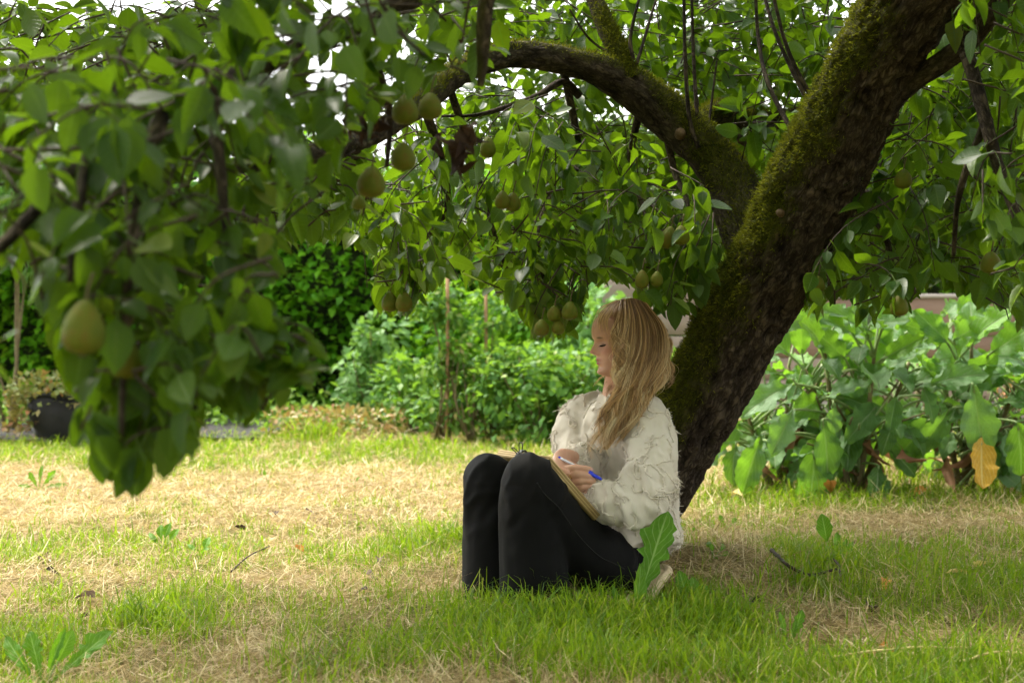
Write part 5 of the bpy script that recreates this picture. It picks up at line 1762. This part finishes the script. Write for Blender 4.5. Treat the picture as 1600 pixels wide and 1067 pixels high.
# capped ball pen between the fingers
M['pen_clear'] = surf_mat('pen_clear', [(0.3, (0.62, 0.64, 0.72)), (0.7, (0.72, 0.73, 0.8))], 10, 0.15, 0, spec=0.6)
M['pen_blue'] = surf_mat('pen_blue', [(0.3, (0.012, 0.03, 0.62)), (0.7, (0.02, 0.05, 0.75))], 10, 0.25, 0, spec=0.6)
p0, p1 = P(872.5, 714, 4.022), P(940.5, 749, 3.972)
pd = unit(p1 - p0); pl = np.linalg.norm(p1 - p0)
pen = empty("pen", p0)
tag(pen, "clear ball pen with blue cap held in the woman's hand", "pen")
mb = MB(); mb.add(*tube(p0 + pd * np.linspace(.006, pl * .72, 6)[:, None], .0038, seg=6)); mb.build("barrel", M['pen_clear'], pen, smooth=False)
mb = MB(); mb.add(*tube(p0 + pd * np.array((0, .002, .008, .009))[:, None], np.array((.0025, .0036, .0036, .003)), seg=12)); mb.build("end_plug", M['pen_blue'], pen)
mb = MB(); mb.add(*tube(p0 + pd * (pl * np.array((.70, .71, .80, .93, .985, 1.0)))[:, None], np.array((.0052, .0058, .0056, .0045, .0032, .0012)), seg=14)); mb.build("cap", M['pen_blue'], pen)
cu = unit(np.cross(pd, (0, 1, 0)))
mb = MB(); mb.add(*tube(p0 + cu * .0068 + pd * (pl * np.linspace(.52, .78, 6))[:, None], np.array((.0012, .0018, .002, .0022, .0024, .0024)), .0009, seg=8)); mb.build("clip", M['pen_blue'], pen)

# ------------------------------------------------------------------ braided straw mat under her
M['braid'] = surf_mat('braid', [(0.3, (0.50, 0.38, 0.23)), (0.7, (0.68, 0.55, 0.37))], 30, 0.75, 0.5, 260, dist=0.003)
mc = np.array((P(964, 930, 4.06)[0], 4.06, 0.024))
mat_root = empty("straw_mat", mc)
tag(mat_root, "round braided straw mat peeking out under the woman's hip", "mat")
for k in range(6):
    R_ = 0.045 + 0.0195 * k
    th = np.linspace(0, 2 * PI, 150)
    x = R_ * np.cos(th) * 1.03; y = R_ * np.sin(th)
    lift = 0.075 * sstep(.055, .145, x)
    C = np.stack((mc[0] + x, mc[1] + y, mc[2] + lift), -1)
    V, Q, T = tube(C, .0105, seg=14, side=(0, 0, 1), cap=False)
    n_ = 150; vv = V.reshape(n_, 14, 3)
    ph = th[:, None] * round(R_ * 2 * PI / .017)
    a_ = np.arange(14)[None] * 2 * PI / 14
    bumpy = 0.0065 * np.maximum(np.abs(np.sin(ph + a_ * 1.0)), np.abs(np.sin(ph - a_ * 1.0 + 1.57))) - .0045
    vv = vv + (vv - C[:, None]) / .0105 * bumpy[..., None]
    mb = MB(); mb.add(vv.reshape(-1, 3), Q)
    mb.build("braided_coil", M['braid'], mat_root)
# ------------------------------------------------------------------ cabbage plants on the right
CAB_SHAPE = ([0, .06, .15, .2, .26, .34, .45, .6, .75, .88, .96, 1], [.10, .16, .34, .26, .62, .80, .97, 1.0, .92, .70, .36, .06])
CAB_SHAPE2 = ([0, .08, .2, .35, .55, .75, .9, 1], [.12, .40, .80, .98, 1.0, .85, .52, .06])
CAB = [leaf_template(1, w, 18, f, c, petiole=0, wave=wv * 1.5, seed=60 + k, shape=sh, cols=8, ragged=.17) for k, (w, f, c, wv, sh) in enumerate((
    (.52, .35, .30, .05, CAB_SHAPE), (.56, .2, .15, .055, CAB_SHAPE2), (.48, .55, .5, .055, CAB_SHAPE), (.58, .25, .42, .06, CAB_SHAPE2), (.44, .4, -.12, .05, CAB_SHAPE2)))]
CAB_ME = [leaf_mesh(t, "leaf") for t in CAB]
CABY_ME = [leaf_mesh(t, "yellow_leaf") for t in CAB]
WITH_ME = [leaf_mesh(leaf_template(1, .35, 8, 1.6, .9, petiole=.3, wave=.14, seed=80 + k, cols=4), "withered_leaf") for k in range(2)]


def cab_leaf(root, stem_mb, base, p, d, n, s, k, mat='cabbage_leaf', name="leaf"):
    me = (CAB_ME if mat == 'cabbage_leaf' else CABY_ME)[k]
    R = basis(np.asarray(d, float)[None], np.asarray(n, float)[None])[0]
    put_leaf(me, M[mat], p, R, s, root, name)
    # stalk with a pale midrib running into the blade
    a = base
    mid = a * .45 + p * .55 + np.array((0, 0, .05 * np.linalg.norm(p - a)))
    st = MB()
    add_tube(st, [a, mid, p, p + unit(d) * s * .12 - np.array((0, 0, .004))], [.0075, .0062, .0055, .004], 12, 7)
    st.build("stalk", M['stem_green'], root)


def cabbage(label, px, py, D, n, h, rx, seed, lean=(0, 0)):
    b = P(px, py, D); b[2] = 0
    root = empty("cabbage_plant", b)
    tag(root, label, "cabbage", "cabbage plants behind the pear tree")
    r = np.random.default_rng(seed)
    nst = 5
    tops = []
    for q in range(nst):
        a = 2 * PI * q / nst + r.uniform(-.4, .4)
        tp = b + np.array((math.cos(a) * rx * .55 + lean[0], math.sin(a) * rx * .4 + lean[1], h * r.uniform(.55, .8)))
        st = MB()
        mid = b * .5 + tp * .5 + np.array((0, 0, -.06)) + r.normal(0, .02, 3)
        add_tube(st, [b + np.array((math.cos(a), math.sin(a), 0)) * .03, mid, tp], [.016, .013, .008], 16, 10)
        st.build("stem", M['stem_brown'], root)
        tops.append((b, mid, tp))
    for q in range(n):
        A_, mid, tp = tops[q % nst]
        u = r.uniform(.45, 1.0)
        base = (mid * (1 - (u - .45) / .55) + tp * ((u - .45) / .55))
        a = r.uniform(0, 2 * PI)
        up = r.uniform(.0, 1.1) if u > .7 else r.uniform(-.6, .5)
        out = np.array((math.cos(a) * 1.0, math.sin(a) * .8 - .25, 0))
        ln = r.uniform(.08, .24)
        p = base + unit(out + np.array((0, 0, up + .35))) * ln
        s = r.uniform(.14, .29) * (1.0 if u > .6 else .85)
        p[2] = max(p[2], .12)
        d = unit(out * .8 + np.array((0, -.1, up - .25)) + r.normal(0, .25, 3))
        if p[2] + d[2] * s < 0.03:
            d = unit(d * (1, 1, .15))
        nn = unit(np.array((0, -.75, .7)) + r.normal(0, .3, 3))
        cab_leaf(root, None, base, p, d, nn, s, int(r.integers(0, 5)))
    for q in range(16):        # low leaves resting round the foot
        A_, mid, tp = tops[q % nst]
        a = r.uniform(PI, 2 * PI) if q % 3 else r.uniform(0, PI)
        out = np.array((math.cos(a), math.sin(a) * .7, 0))
        base = b + np.array((0, 0, r.uniform(.1, .25)))
        p = base + out * r.uniform(.12, .30) + np.array((0, 0, r.uniform(.0, .18)))
        s = r.uniform(.15, .24)
        d = unit(out + np.array((0, 0, -r.uniform(.1, .9))) + r.normal(0, .2, 3))
        if p[2] + d[2] * s < 0.04:
            d = unit(np.array((d[0], d[1], (.04 - p[2]) / s)))
        cab_leaf(root, None, base, p, d, unit(np.array((0, -.6, .8)) + out * .3 + r.normal(0, .25, 3)), s, int(r.integers(0, 5)))
    for q in range(26):        # bare pale stalks and shoots
        A_, mid, tp = tops[q % nst]
        a0 = b + np.array((r.normal(0, .05), r.normal(0, .05), r.uniform(.02, .25)))
        a = r.uniform(0, 2 * PI)
        e_ = a0 + np.array((math.cos(a) * r.uniform(.1, .35), math.sin(a) * .2 - .06, r.uniform(.08, .4)))
        st = MB()
        add_tube(st, [a0, (a0 + e_) / 2 + np.array((0, 0, r.uniform(-.03, .06))), e_], [.0075, .006, .004], 9, 6)
        st.build("stalk", M['stem_green' if q % 3 else 'stem_brown'], root)
    for q in range(8):
        A_, mid, tp = tops[q % nst]
        p = mid + r.normal(0, .06, 3) + np.array((0, -.05, r.uniform(-.1, .05)))
        p[2] = max(p[2], .16)
        put_leaf(WITH_ME[q % 2], M['dead_brown'], p, basis(unit(np.array((r.normal(0, .3), r.normal(0, .3), -1.0)))[None], unit(r.normal(size=3))[None])[0], r.uniform(.10, .17), root, "withered_leaf")
    return root, b


M['dead_brown'] = leaf_mat('dead_brown', [(0, (0.20, 0.09, 0.045)), (0.6, (0.34, 0.18, 0.10)), (1.0, (0.46, 0.28, 0.17))], (0.35, 0.16, 0.07), 0.2, 0.7, 0.2)
cabbage("cabbage plant with ragged blue-green leaves right beside the leaning trunk", 1215, 762, 7.0, 46, .80, .42, 1)
rootc, bc_ = cabbage("biggest cabbage plant, in the middle, with thick brown stems", 1335, 775, 6.75, 62, 1.0, .46, 2)
rootr, br_ = cabbage("cabbage plant by the right edge with one yellow leaf", 1505, 768, 6.9, 52, .90, .46, 3)
cabbage("far cabbage plant half hidden behind the others", 1420, 745, 7.7, 40, .98, .5, 4)
cabbage("cabbage plant cut by the right edge of the photo", 1650, 770, 6.9, 28, .85, .45, 5)
# individually placed leaves that stand out
for (rt, b_, px, py, D, tx, ty, TD, s, k, mat, n) in (
        (rootr, br_, 1534, 685, 6.35, 1530, 765, 6.2, .22, 4, 'cabbage_yellow', (.1, -1, .2)),
        (rootr, br_, 1520, 600, 6.4, 1540, 705, 6.32, .30, 0, 'cabbage_leaf', (-.2, -1, .3)),
        (rootc, bc_, 1272, 705, 6.5, 1272, 788, 6.4, .27, 3, 'cabbage_leaf', (.1, -1, .3)),
        (rootc, bc_, 1285, 655, 6.45, 1300, 735, 6.4, .25, 0, 'cabbage_leaf', (.1, -1, .4)),
        (rootr, br_, 1550, 550, 6.6, 1610, 510, 6.5, .26, 1, 'cabbage_leaf', (.1, -.9, .6)),
        (rootc, bc_, 1240, 600, 6.6, 1165, 630, 6.5, .24, 0, 'cabbage_leaf', (0, -.7, .8)),
        (rootc, bc_, 1290, 620, 6.5, 1355, 608, 6.4, .22, 4, 'cabbage_leaf', (0, -.6, .9)),
        (rootc, bc_, 1320, 560, 6.5, 1280, 520, 6.5, .2, 1, 'cabbage_leaf', (0, -1, .3)),
        (rootc, bc_, 1380, 560, 6.5, 1430, 535, 6.45, .2, 4, 'cabbage_leaf', (0, -.9, .5)),
        (rootc, bc_, 1360, 505, 6.6, 1415, 505, 6.5, .19, 4, 'cabbage_leaf', (0, -.9, .5)),
        (rootr, br_, 1480, 535, 6.6, 1440, 490, 6.6, .2, 1, 'cabbage_leaf', (0, -1, .4)),
        (rootr, br_, 1490, 530, 6.6, 1545, 500, 6.6, .2, 3, 'cabbage_leaf', (0, -1, .4)),
        (rootc, bc_, 1240, 640, 6.5, 1215, 690, 6.4, .22, 0, 'cabbage_leaf', (0, -.9, .5)),
        (rootr, br_, 1400, 620, 6.4, 1390, 670, 6.35, .17, 4, 'cabbage_leaf', (0, -.9, .4)),
        (rootr, br_, 1455, 600, 6.4, 1530, 575, 6.35, .24, 0, 'cabbage_leaf', (0, -.8, .7)),
        (rootr, br_, 1590, 660, 6.3, 1600, 730, 6.3, .24, 3, 'cabbage_leaf', (-.2, -1, .3)),
        (rootc, bc_, 1190, 680, 6.5, 1160, 760, 6.45, .24, 2, 'cabbage_leaf', (-.2, -1, .3))):
    p = P(px, py, D)
    t = P(tx, ty, TD)
    base = b_ + np.array((0, -.03, min(.5, p[2] * .8)))
    cab_leaf(rt, None, base, p, unit(t - p), n, max(s, np.linalg.norm(t - p)) * 1.05, k, mat, "leaf" if mat == 'cabbage_leaf' else "yellow_leaf")

# ------------------------------------------------------------------ weeds in the lawn
WEED_SHAPE = ([0, .12, .25, .32, .38, .45, .52, .6, .7, .78, .84, .92, 1], [.12, .16, .28, .42, .36, .62, .56, .86, .9, 1.0, .82, .58, .06])
OVAL = ([0, .1, .3, .5, .75, .92, 1], [.14, .3, .8, 1, .85, .45, .05])
WEED = [leaf_template(1, w, 22, f, c, petiole=.12, wave=wv * 1.2, seed=90 + k, shape=sh, cols=6, ragged=.30 if sh is WEED_SHAPE else .1) for k, (w, f, c, wv, sh) in enumerate(((.32, .3, .12, .025, WEED_SHAPE), (.26, .5, .45, .03, WEED_SHAPE), (.6, .3, .35, .03, OVAL), (.5, .5, .7, .04, OVAL), (.2, .6, .4, .02, WEED_SHAPE)))]
WEED_ME = [leaf_mesh(t, "leaf") for t in WEED]


def weed(name, label, px, py, leaves, group="weeds in the lawn"):
    """leaves: (tip px, tip py, depth shift, template, facing normal)"""
    b = GP(px, py)
    b[2] = float(ground_h(b[0:1], b[1:2])[0]) - .005
    root = empty(name, b)
    tag(root, label, "weed", group)
    for (tx, ty, dD, k, n) in leaves:
        t = P(tx, ty, b[1] + dD)
        v = t - b
        s = np.linalg.norm(v)
        fr_ = .52 if k in (2, 3) else .08
        put_leaf(WEED_ME[k], M['weed_leaf'], b + v * fr_, basis(unit(v)[None], unit(np.array(n, float))[None])[0], s * (1.02 - fr_), root)
        if fr_ > .3:
            st = MB()
            add_tube(st, [b, b + v * .3 + np.array((0, 0, .004)), b + v * fr_], [.0022, .0018, .0015], 7, 5)
            st.build("stalk", M['stem_green'], root)
    return root


weed("dandelion", "tall upright jagged dandelion leaf in front of the woman's hip", 985, 975, [(1040, 800, .05, 0, (-.25, -1, .25)), (1010, 905, -.06, 1, (.3, -1, .3)), (960, 930, -.05, 4, (-.3, -.9, .4))])
weed("dandelion", "clump of broad dandelion leaves in the bottom left corner", 70, 1062, [(0, 1000, .0, 1, (-.5, -.6, .7)), (45, 985, .05, 0, (.2, -1, .4)), (110, 990, .0, 2, (.3, -.9, .4)), (165, 982, .02, 0, (-.4, -.8, .5)), (20, 1040, -.1, 1, (-.3, -.5, .8)), (85, 1000, -.05, 4, (0, -1, .3)), (240, 1055, -.06, 4, (0, -.3, 1))])
weed("dandelion", "bright dandelion rosette on the hay under the hanging leaves", 62, 765, [(45, 738, 0, 0, (0, -1, .3)), (62, 728, 0, 4, (0, -1, .3)), (85, 735, 0, 0, (.2, -1, .3)), (35, 752, -.05, 1, (0, -.6, .8)), (92, 748, -.05, 1, (0, -.6, .8))])
weed("seedling", "small leafy seedling with three tiers on the hay, left of centre", 253, 855, [(240, 838, 0, 2, (0, -.7, .7)), (275, 826, 0, 2, (0, -.7, .7)), (250, 820, .02, 2, (0, -1, .3)), (262, 818, 0, 2, (0, -.5, .8)), (235, 832, 0, 3, (0, -.7, .7))])
weed("seedling", "thin-stemmed seedling with round leaves beside the three-tiered one", 313, 872, [(298, 848, 0, 3, (0, -.4, .9)), (325, 838, .03, 2, (0, -.6, .8)), (318, 852, -.04, 3, (0, -.4, .9)), (292, 886, -.05, 2, (0, -.4, 1)), (335, 884, -.05, 2, (0, -.4, 1))])
weed("clover", "flat round-leaved weed on the hay left of the seedlings", 180, 866, [(160, 862, -.02, 2, (0, -.4, 1)), (195, 858, .05, 2, (0, -.4, 1)), (200, 872, -.04, 3, (0, -.4, 1)), (170, 876, -.06, 3, (0, -.4, 1))])
weed("sprout", "upright sprout with one crinkled round leaf right of the trunk", 1300, 895, [(1285, 806, 0, 2, (-.2, -1, .2)), (1315, 832, .02, 1, (.1, -1, .2)), (1328, 845, 0, 4, (.2, -1, .2)), (1340, 848, .02, 4, (.3, -1, .2)), (1290, 850, .03, 4, (-.2, -1, .2))])
weed("nettle", "toothed nettle sprig standing right of the straw mound", 1115, 905, [(1112, 850, 0, 2, (0, -1, .2)), (1135, 848, .03, 3, (.3, -.8, .4)), (1105, 842, .04, 3, (-.3, -.8, .4)), (1138, 862, 0, 2, (.4, -.8, .4)), (1118, 870, -.03, 3, (0, -.9, .4))])
weed("dock", "broad pale weed leaves low beside the straw mat", 1085, 965, [(1062, 895, 0, 2, (-.2, -1, .3)), (1085, 900, .03, 3, (0, -.9, .5)), (1105, 915, 0, 2, (.3, -1, .3)), (1068, 935, -.05, 3, (-.3, -.8, .5))])
weed("dock", "low round weed leaves on the grass behind the trunk base", 1137, 825, [(1125, 805, 0, 2, (-.3, -.8, .6)), (1150, 808, .02, 2, (.3, -.8, .6)), (1138, 818, -.05, 3, (0, -.6, .8))])
weed("dock", "light green weed leaf right at the foot of the trunk", 1080, 835, [(1058, 818, 0, 3, (-.3, -.6, .8)), (1085, 822, 0, 2, (.2, -.7, .8))])
weed("grass_tuft", "small leafy weed on the lawn near the far shrubs", 418, 757, [(412, 735, 0, 2, (0, -1, .4)), (425, 742, 0, 3, (0, -.8, .4))])
weed("grass_tuft", "small pale weed left of the woman's far knee", 553, 762, [(548, 750, 0, 2, (0, -.8, .5)), (560, 745, 0, 3, (0, -.8, .5))])
weed("sorrel", "narrow upright weed leaves in the grass below the hay mound, right", 1232, 1005, [(1222, 960, 0, 4, (0, -1, .2)), (1255, 955, 0, 0, (.2, -1, .2)), (1245, 975, -.03, 4, (0, -1, .2))])

# ------------------------------------------------------------------ fallen leaves, twigs
FALL_ME = {m_: [leaf_mesh(leaf_template(1, .62, 6, f, c, petiole=.4, wave=.09, seed=120 + k, cols=4), "fallen_leaf") for k, (f, c) in enumerate(((.9, .5), (1.3, -.3), (.6, .9)))] for m_ in ('g', 'b', 'o', 'y')}
M['fall_grey'] = leaf_mat('fall_grey', [(0, (0.10, 0.075, 0.065)), (1, (0.22, 0.17, 0.15))], (0.15, .1, .08), 0.1, .7, .2)
M['fall_black'] = leaf_mat('fall_black', [(0, (0.022, 0.014, 0.011)), (1, (0.05, 0.03, 0.025))], (0.08, .05, .03), 0.1, .7, .2)
M['fall_orange'] = leaf_mat('fall_orange', [(0, (0.52, 0.22, 0.05)), (1, (0.65, 0.33, 0.09))], (0.6, .25, .05), 0.2, .6, .2)
M['fall_yellow'] = leaf_mat('fall_yellow', [(0, (0.60, 0.46, 0.16)), (1, (0.7, 0.56, 0.22))], (0.6, .45, .1), 0.2, .6, .2)
FM = {'g': M['fall_grey'], 'b': M['fall_black'], 'o': M['fall_orange'], 'y': M['fall_yellow']}
for (px, py, s, c, ang, lab) in (
        (70, 882, .065, 'g', .3, "curled grey-brown fallen leaf, topmost at the left edge of the lawn"),
        (148, 940, .06, 'g', 1.2, "dark grey fallen leaf standing on edge in the hay at left"),
        (72, 905, .04, 'b', 2.4, "small dark fallen leaf just below the grey curled one"),
        (385, 833, .045, 'b', .8, "nearly black fallen leaf on the pale hay, left of centre"),
        (432, 815, .045, 'b', .2, "small dark leaf farther back on the pale hay"),
        (478, 812, .045, 'g', 2.0, "grey fallen leaf standing up on the pale hay"),
        (593, 884, .05, 'g', 1.6, "grey leaf on the grass left of the trousers"),
        (574, 938, .04, 'b', .6, "small black leaf on the grass left of the trouser hem"),
        (572, 905, .04, 'g', 1.9, "thin pale grey leaf between two dark ones left of the trousers"),
        (140, 968, .035, 'b', .5, "tiny dark leaf at the lower left, under the grey one"),
        (475, 870, .04, 'o', .5, "small rusty leaf on the hay left of centre"),
        (1188, 960, .065, 'b', .4, "dark brown curled leaf at the edge of the straw heap, lower right"),
        (1385, 925, .055, 'o', 1.4, "orange and cream fallen leaf in the grass at right"),
        (1508, 915, .06, 'y', .9, "pale yellow fallen leaf in the grass near the right edge"),
        (1362, 1030, .05, 'o', .3, "orange fallen leaf at the bottom right, beside the dry stalk"),
        (1375, 1018, .045, 'o', 2.2, "smaller orange leaf touching the bottom right one"),
        (1415, 1042, .055, 'g', 1.2, "purplish grey leaf upright at the bottom right"),
        (1500, 1010, .05, 'b', .2, "dark crumpled leaf in the shaded grass at right"),
        (1355, 965, .06, 'b', 2.8, "blackish leaf scrap in the grass below the trodden twig"),
        (1388, 945, .04, 'g', 1.0, "grey leaf scrap just above the blackish one at right"),
        (1160, 778, .09, 'y', .3, "pale dry leaf lying on the lawn between trunk and cabbages"),
        (1298, 783, .10, 'o', 1.5, "brown dry leaf under the biggest cabbage plant"),
        (1448, 782, .09, 'o', .9, "pinkish dry leaf lying below the cabbage plants at right"),
        (1520, 900, .05, 'y', 2.5, "straw-coloured leaf beside the pale yellow one")):
    g = GP(px, py)
    z = float(ground_h(g[0:1], g[1:2])[0])
    k = random.randrange(3)
    me = FALL_ME[c][k]
    if len(me.materials) == 0:
        me.materials.append(FM[c])
    o = bpy.data.objects.new("fallen_leaf", me)
    COL.objects.link(o)
    o.location = (g[0], g[1], z + .028)
    o.rotation_euler = (random.uniform(-.2, .7), random.uniform(-.6, .6), ang * 2)
    o.scale = (s, s, s)
    tag(o, lab, "leaf", "fallen leaves")

for (pts, r, lab) in (
        ([(360, 912), (388, 892), (421, 868)], .0028, "thin brown twig lying on the grass, left of centre"),
        ([(1205, 905), (1235, 925), (1270, 925), (1308, 922)], .006, "dark forked twig lying in the grass right of the woman"),
        ([(1290, 898), (1308, 915), (1314, 932)], .005, "short dark twig crossing the forked one"),
        ([(1300, 1045), (1420, 1042), (1520, 1033)], .003, "long straw stalk lying across the bottom right"),
        ([(1500, 1055), (1560, 1052), (1620, 1050)], .003, "dry stalk in the bottom right corner")):
    W = []
    for q, (px, py) in enumerate(pts):
        g = GP(px, py)
        g[2] = float(ground_h(g[0:1], g[1:2])[0]) + .045 + .012 * (q % 2)
        W.append(g)
    mb = MB()
    add_tube(mb, W, [r * (1 - .5 * q / len(W)) for q in range(len(W))], 24, 7)
    mb.v[0] = mb.v[0] + (fbm(mb.v[0] * 60, 2, 5) * .004)[:, None]
    o = mb.build("twig", M['twig'] if 'stalk' not in lab else M['stalk_dry'] if 'stalk_dry' in M else M.setdefault('stalk_dry', surf_mat('stalk_dry', [(0.3, (.5, .4, .15)), (.7, (.62, .52, .24))], 20, .7, 0)))
    tag(o, lab, "twig")

# ------------------------------------------------------------------ grass and cut hay
def blades(n, D0, D1, dens, hgt, wid, tintf, lean=.5, name="grass", mat='blade', flat=False, exact=None, label=""):
    mb = MB()
    if exact is None:
        D = D0 * (D1 / D0) ** RNG.uniform(0, 1, n)
        x = RNG.uniform(-1, 1, n) * (0.40 * D + .35)
        keep = RNG.uniform(0, 1, n) < dens(x, D)
        x, D = x[keep], D[keep]
    else:
        x, D = exact
    m = len(x)
    z = ground_h(x, D)
    base = np.stack((x, D, z - .004), -1)
    lod = np.clip(D / 4.5, .85, 2.2)
    h = hgt(x, D, m)
    w = wid * RNG.uniform(.6, 1.3, m) * lod
    a = RNG.uniform(0, 2 * PI, m)
    out = np.stack((np.cos(a), np.sin(a), 0 * a), -1)
    b = RNG.uniform(0, 2 * PI, m)
    side = np.stack((np.cos(b), np.sin(b), 0 * b), -1)
    if flat:
        base[:, 2] += RNG.exponential(.009, m) + .003
        el = RNG.normal(.05, .30, m)
        dirn = np.stack((np.cos(a) * np.cos(el), np.sin(a) * np.cos(el), np.sin(el)), -1)
        cur = np.stack((-np.sin(a), np.cos(a), 0 * a - .25), -1) * RNG.normal(0, .22, m)[:, None]
        side = unit(np.cross(dirn, np.stack((0 * a, 0 * a + .3, 0 * a + 1), -1) + .5 * rand_dirs(m)))
        pts = [base + dirn * (h * t)[:, None] + cur * (h * t * t)[:, None] for t in (0, .5, 1.0)]
        pts = [np.column_stack((q[:, :2], np.maximum(q[:, 2], z + .002))) for q in pts]
        ws = (1, 1, .5)
    else:
        ln = RNG.uniform(.1, lean, m)[:, None]
        up = np.array((0, 0, 1.0))
        pts = [base, base + (up * .5 + out * ln * .12) * h[:, None], base + (up * .85 + out * ln * .5) * h[:, None], base + (up * (1.0 - .35 * ln) + out * ln * 1.0) * h[:, None]]
        ws = (1, .9, .6, .06)
    k = len(pts)
    V = np.zeros((m, 2 * k, 3))
    for q in range(k):
        V[:, 2 * q] = pts[q] - side * (w * ws[q] * .5)[:, None]
        V[:, 2 * q + 1] = pts[q] + side * (w * ws[q] * .5)[:, None]
    Q = np.array([(2 * q, 2 * q + 1, 2 * q + 3, 2 * q + 2) for q in range(k - 1)])
    QQ = (Q[None] + (np.arange(m) * 2 * k)[:, None, None]).reshape(-1, 4)
    mb.add(V.reshape(-1, 3), QQ, tint=np.repeat(np.clip(tintf(x, D, m), 0, .999), 2 * k))
    o = mb.build(name, M[mat])
    tag(o, label, "grass", kind="stuff")
    return o


def tall_h(x, y, m):
    g = green(x, y)
    return RNG.uniform(.018, .055, m) * (0.55 + .9 * g) * np.where(RNG.uniform(0, 1, m) < .07, 1.9, 1)


blades(170000, 2.75, 10.2, lambda x, y: np.clip(green(x, y) * 1.05 - .16, .12, 1) * .72, tall_h, .0034, lambda x, y, m: .42 + .5 * fbm(np.stack((x * 3, y * 3, 0 * x), -1), 2, 9) + RNG.normal(0, .2, m), .9,
       name="grass", label="short green grass growing in patches over the lawn")
blades(5200, 2.75, 9, lambda x, y: .4 + 0 * x, lambda x, y, m: RNG.uniform(.05, .13, m), .0021, lambda x, y, m: .7 + RNG.normal(0, .2, m), 1.6, name="dry_stalks", mat='straw', label="dry upright stalks standing in the lawn")
blades(165000, 2.75, 10.2, lambda x, y: np.clip(1.2 - green(x, y) * .72, .42, 1), lambda x, y, m: RNG.uniform(.03, .11, m), .0023, lambda x, y, m: .55 + .35 * fbm(np.stack((x * 4, y * 4, 0 * x + 2), -1), 2, 19) + RNG.normal(0, .22, m),
       name="cut_hay", mat='straw', flat=True, label="dry cut hay lying over the lawn")
# taller tufts
TX, TY, TH = [], [], []
for (px, py, n, s, h) in ((250, 975, 380, .075, .085), (200, 970, 160, .04, .10), (310, 985, 160, .06, .075), (735, 975, 150, .05, .09), (790, 985, 300, .09, .10), (850, 985, 340, .10, .13), (905, 985, 300, .09, .14), (960, 990, 300, .09, .12), (1010, 990, 240, .07, .11),
                          (1060, 995, 300, .08, .13), (1110, 985, 300, .08, .15), (1150, 1000, 200, .07, .12), (860, 1045, 260, .10, .12), (960, 1060, 260, .10, .12), (1080, 1060, 240, .09, .13), (620, 1040, 200, .09, .09), (1290, 905, 260, .07, .11), (1265, 930, 200, .08, .10),
                          (1480, 905, 200, .13, .09), (1560, 950, 160, .12, .09), (1420, 960, 110, .10, .07), (1560, 1050, 300, .12, .12), (1440, 1060, 240, .1, .1), (640, 860, 160, .09, .075), (705, 850, 140, .05, .09), (60, 1000, 200, .09, .08), (490, 690, 120, .12, .17), (630, 700, 100, .12, .11), (500, 1050, 200, .08, .09),
                          (80, 940, 120, .05, .08), (30, 880, 90, .07, .07), (350, 860, 120, .09, .06), (700, 1020, 240, .1, .09), (1200, 1050, 240, .09, .12), (1330, 1060, 160, .09, .09), (1190, 775, 200, .2, .10), (1280, 776, 160, .2, .09), (1380, 774, 160, .2, .09), (1470, 776, 160, .2, .09), (1600, 774, 160, .15, .11), (1250, 755, 160, .2, .16), (1440, 755, 160, .2, .16)):
    g = GP(px, py)
    TX.append(g[0] + RNG.normal(0, s, n)); TY.append(g[1] + RNG.normal(0, s * 1.2, n)); TH.append(h * RNG.uniform(.45, 1.15, n))
TX, TY, TH = np.concatenate(TX), np.concatenate(TY), np.concatenate(TH)
ok = TY > 2.6
TX, TY, TH = TX[ok], TY[ok], TH[ok]
blades(0, 0, 0, None, lambda x, y, m: TH, .0048, lambda x, y, m: .5 + RNG.normal(0, .22, m), 1.15, name="long_grass", exact=(TX, TY), label="longer green grass tufts round the woman's feet and in the lawn")
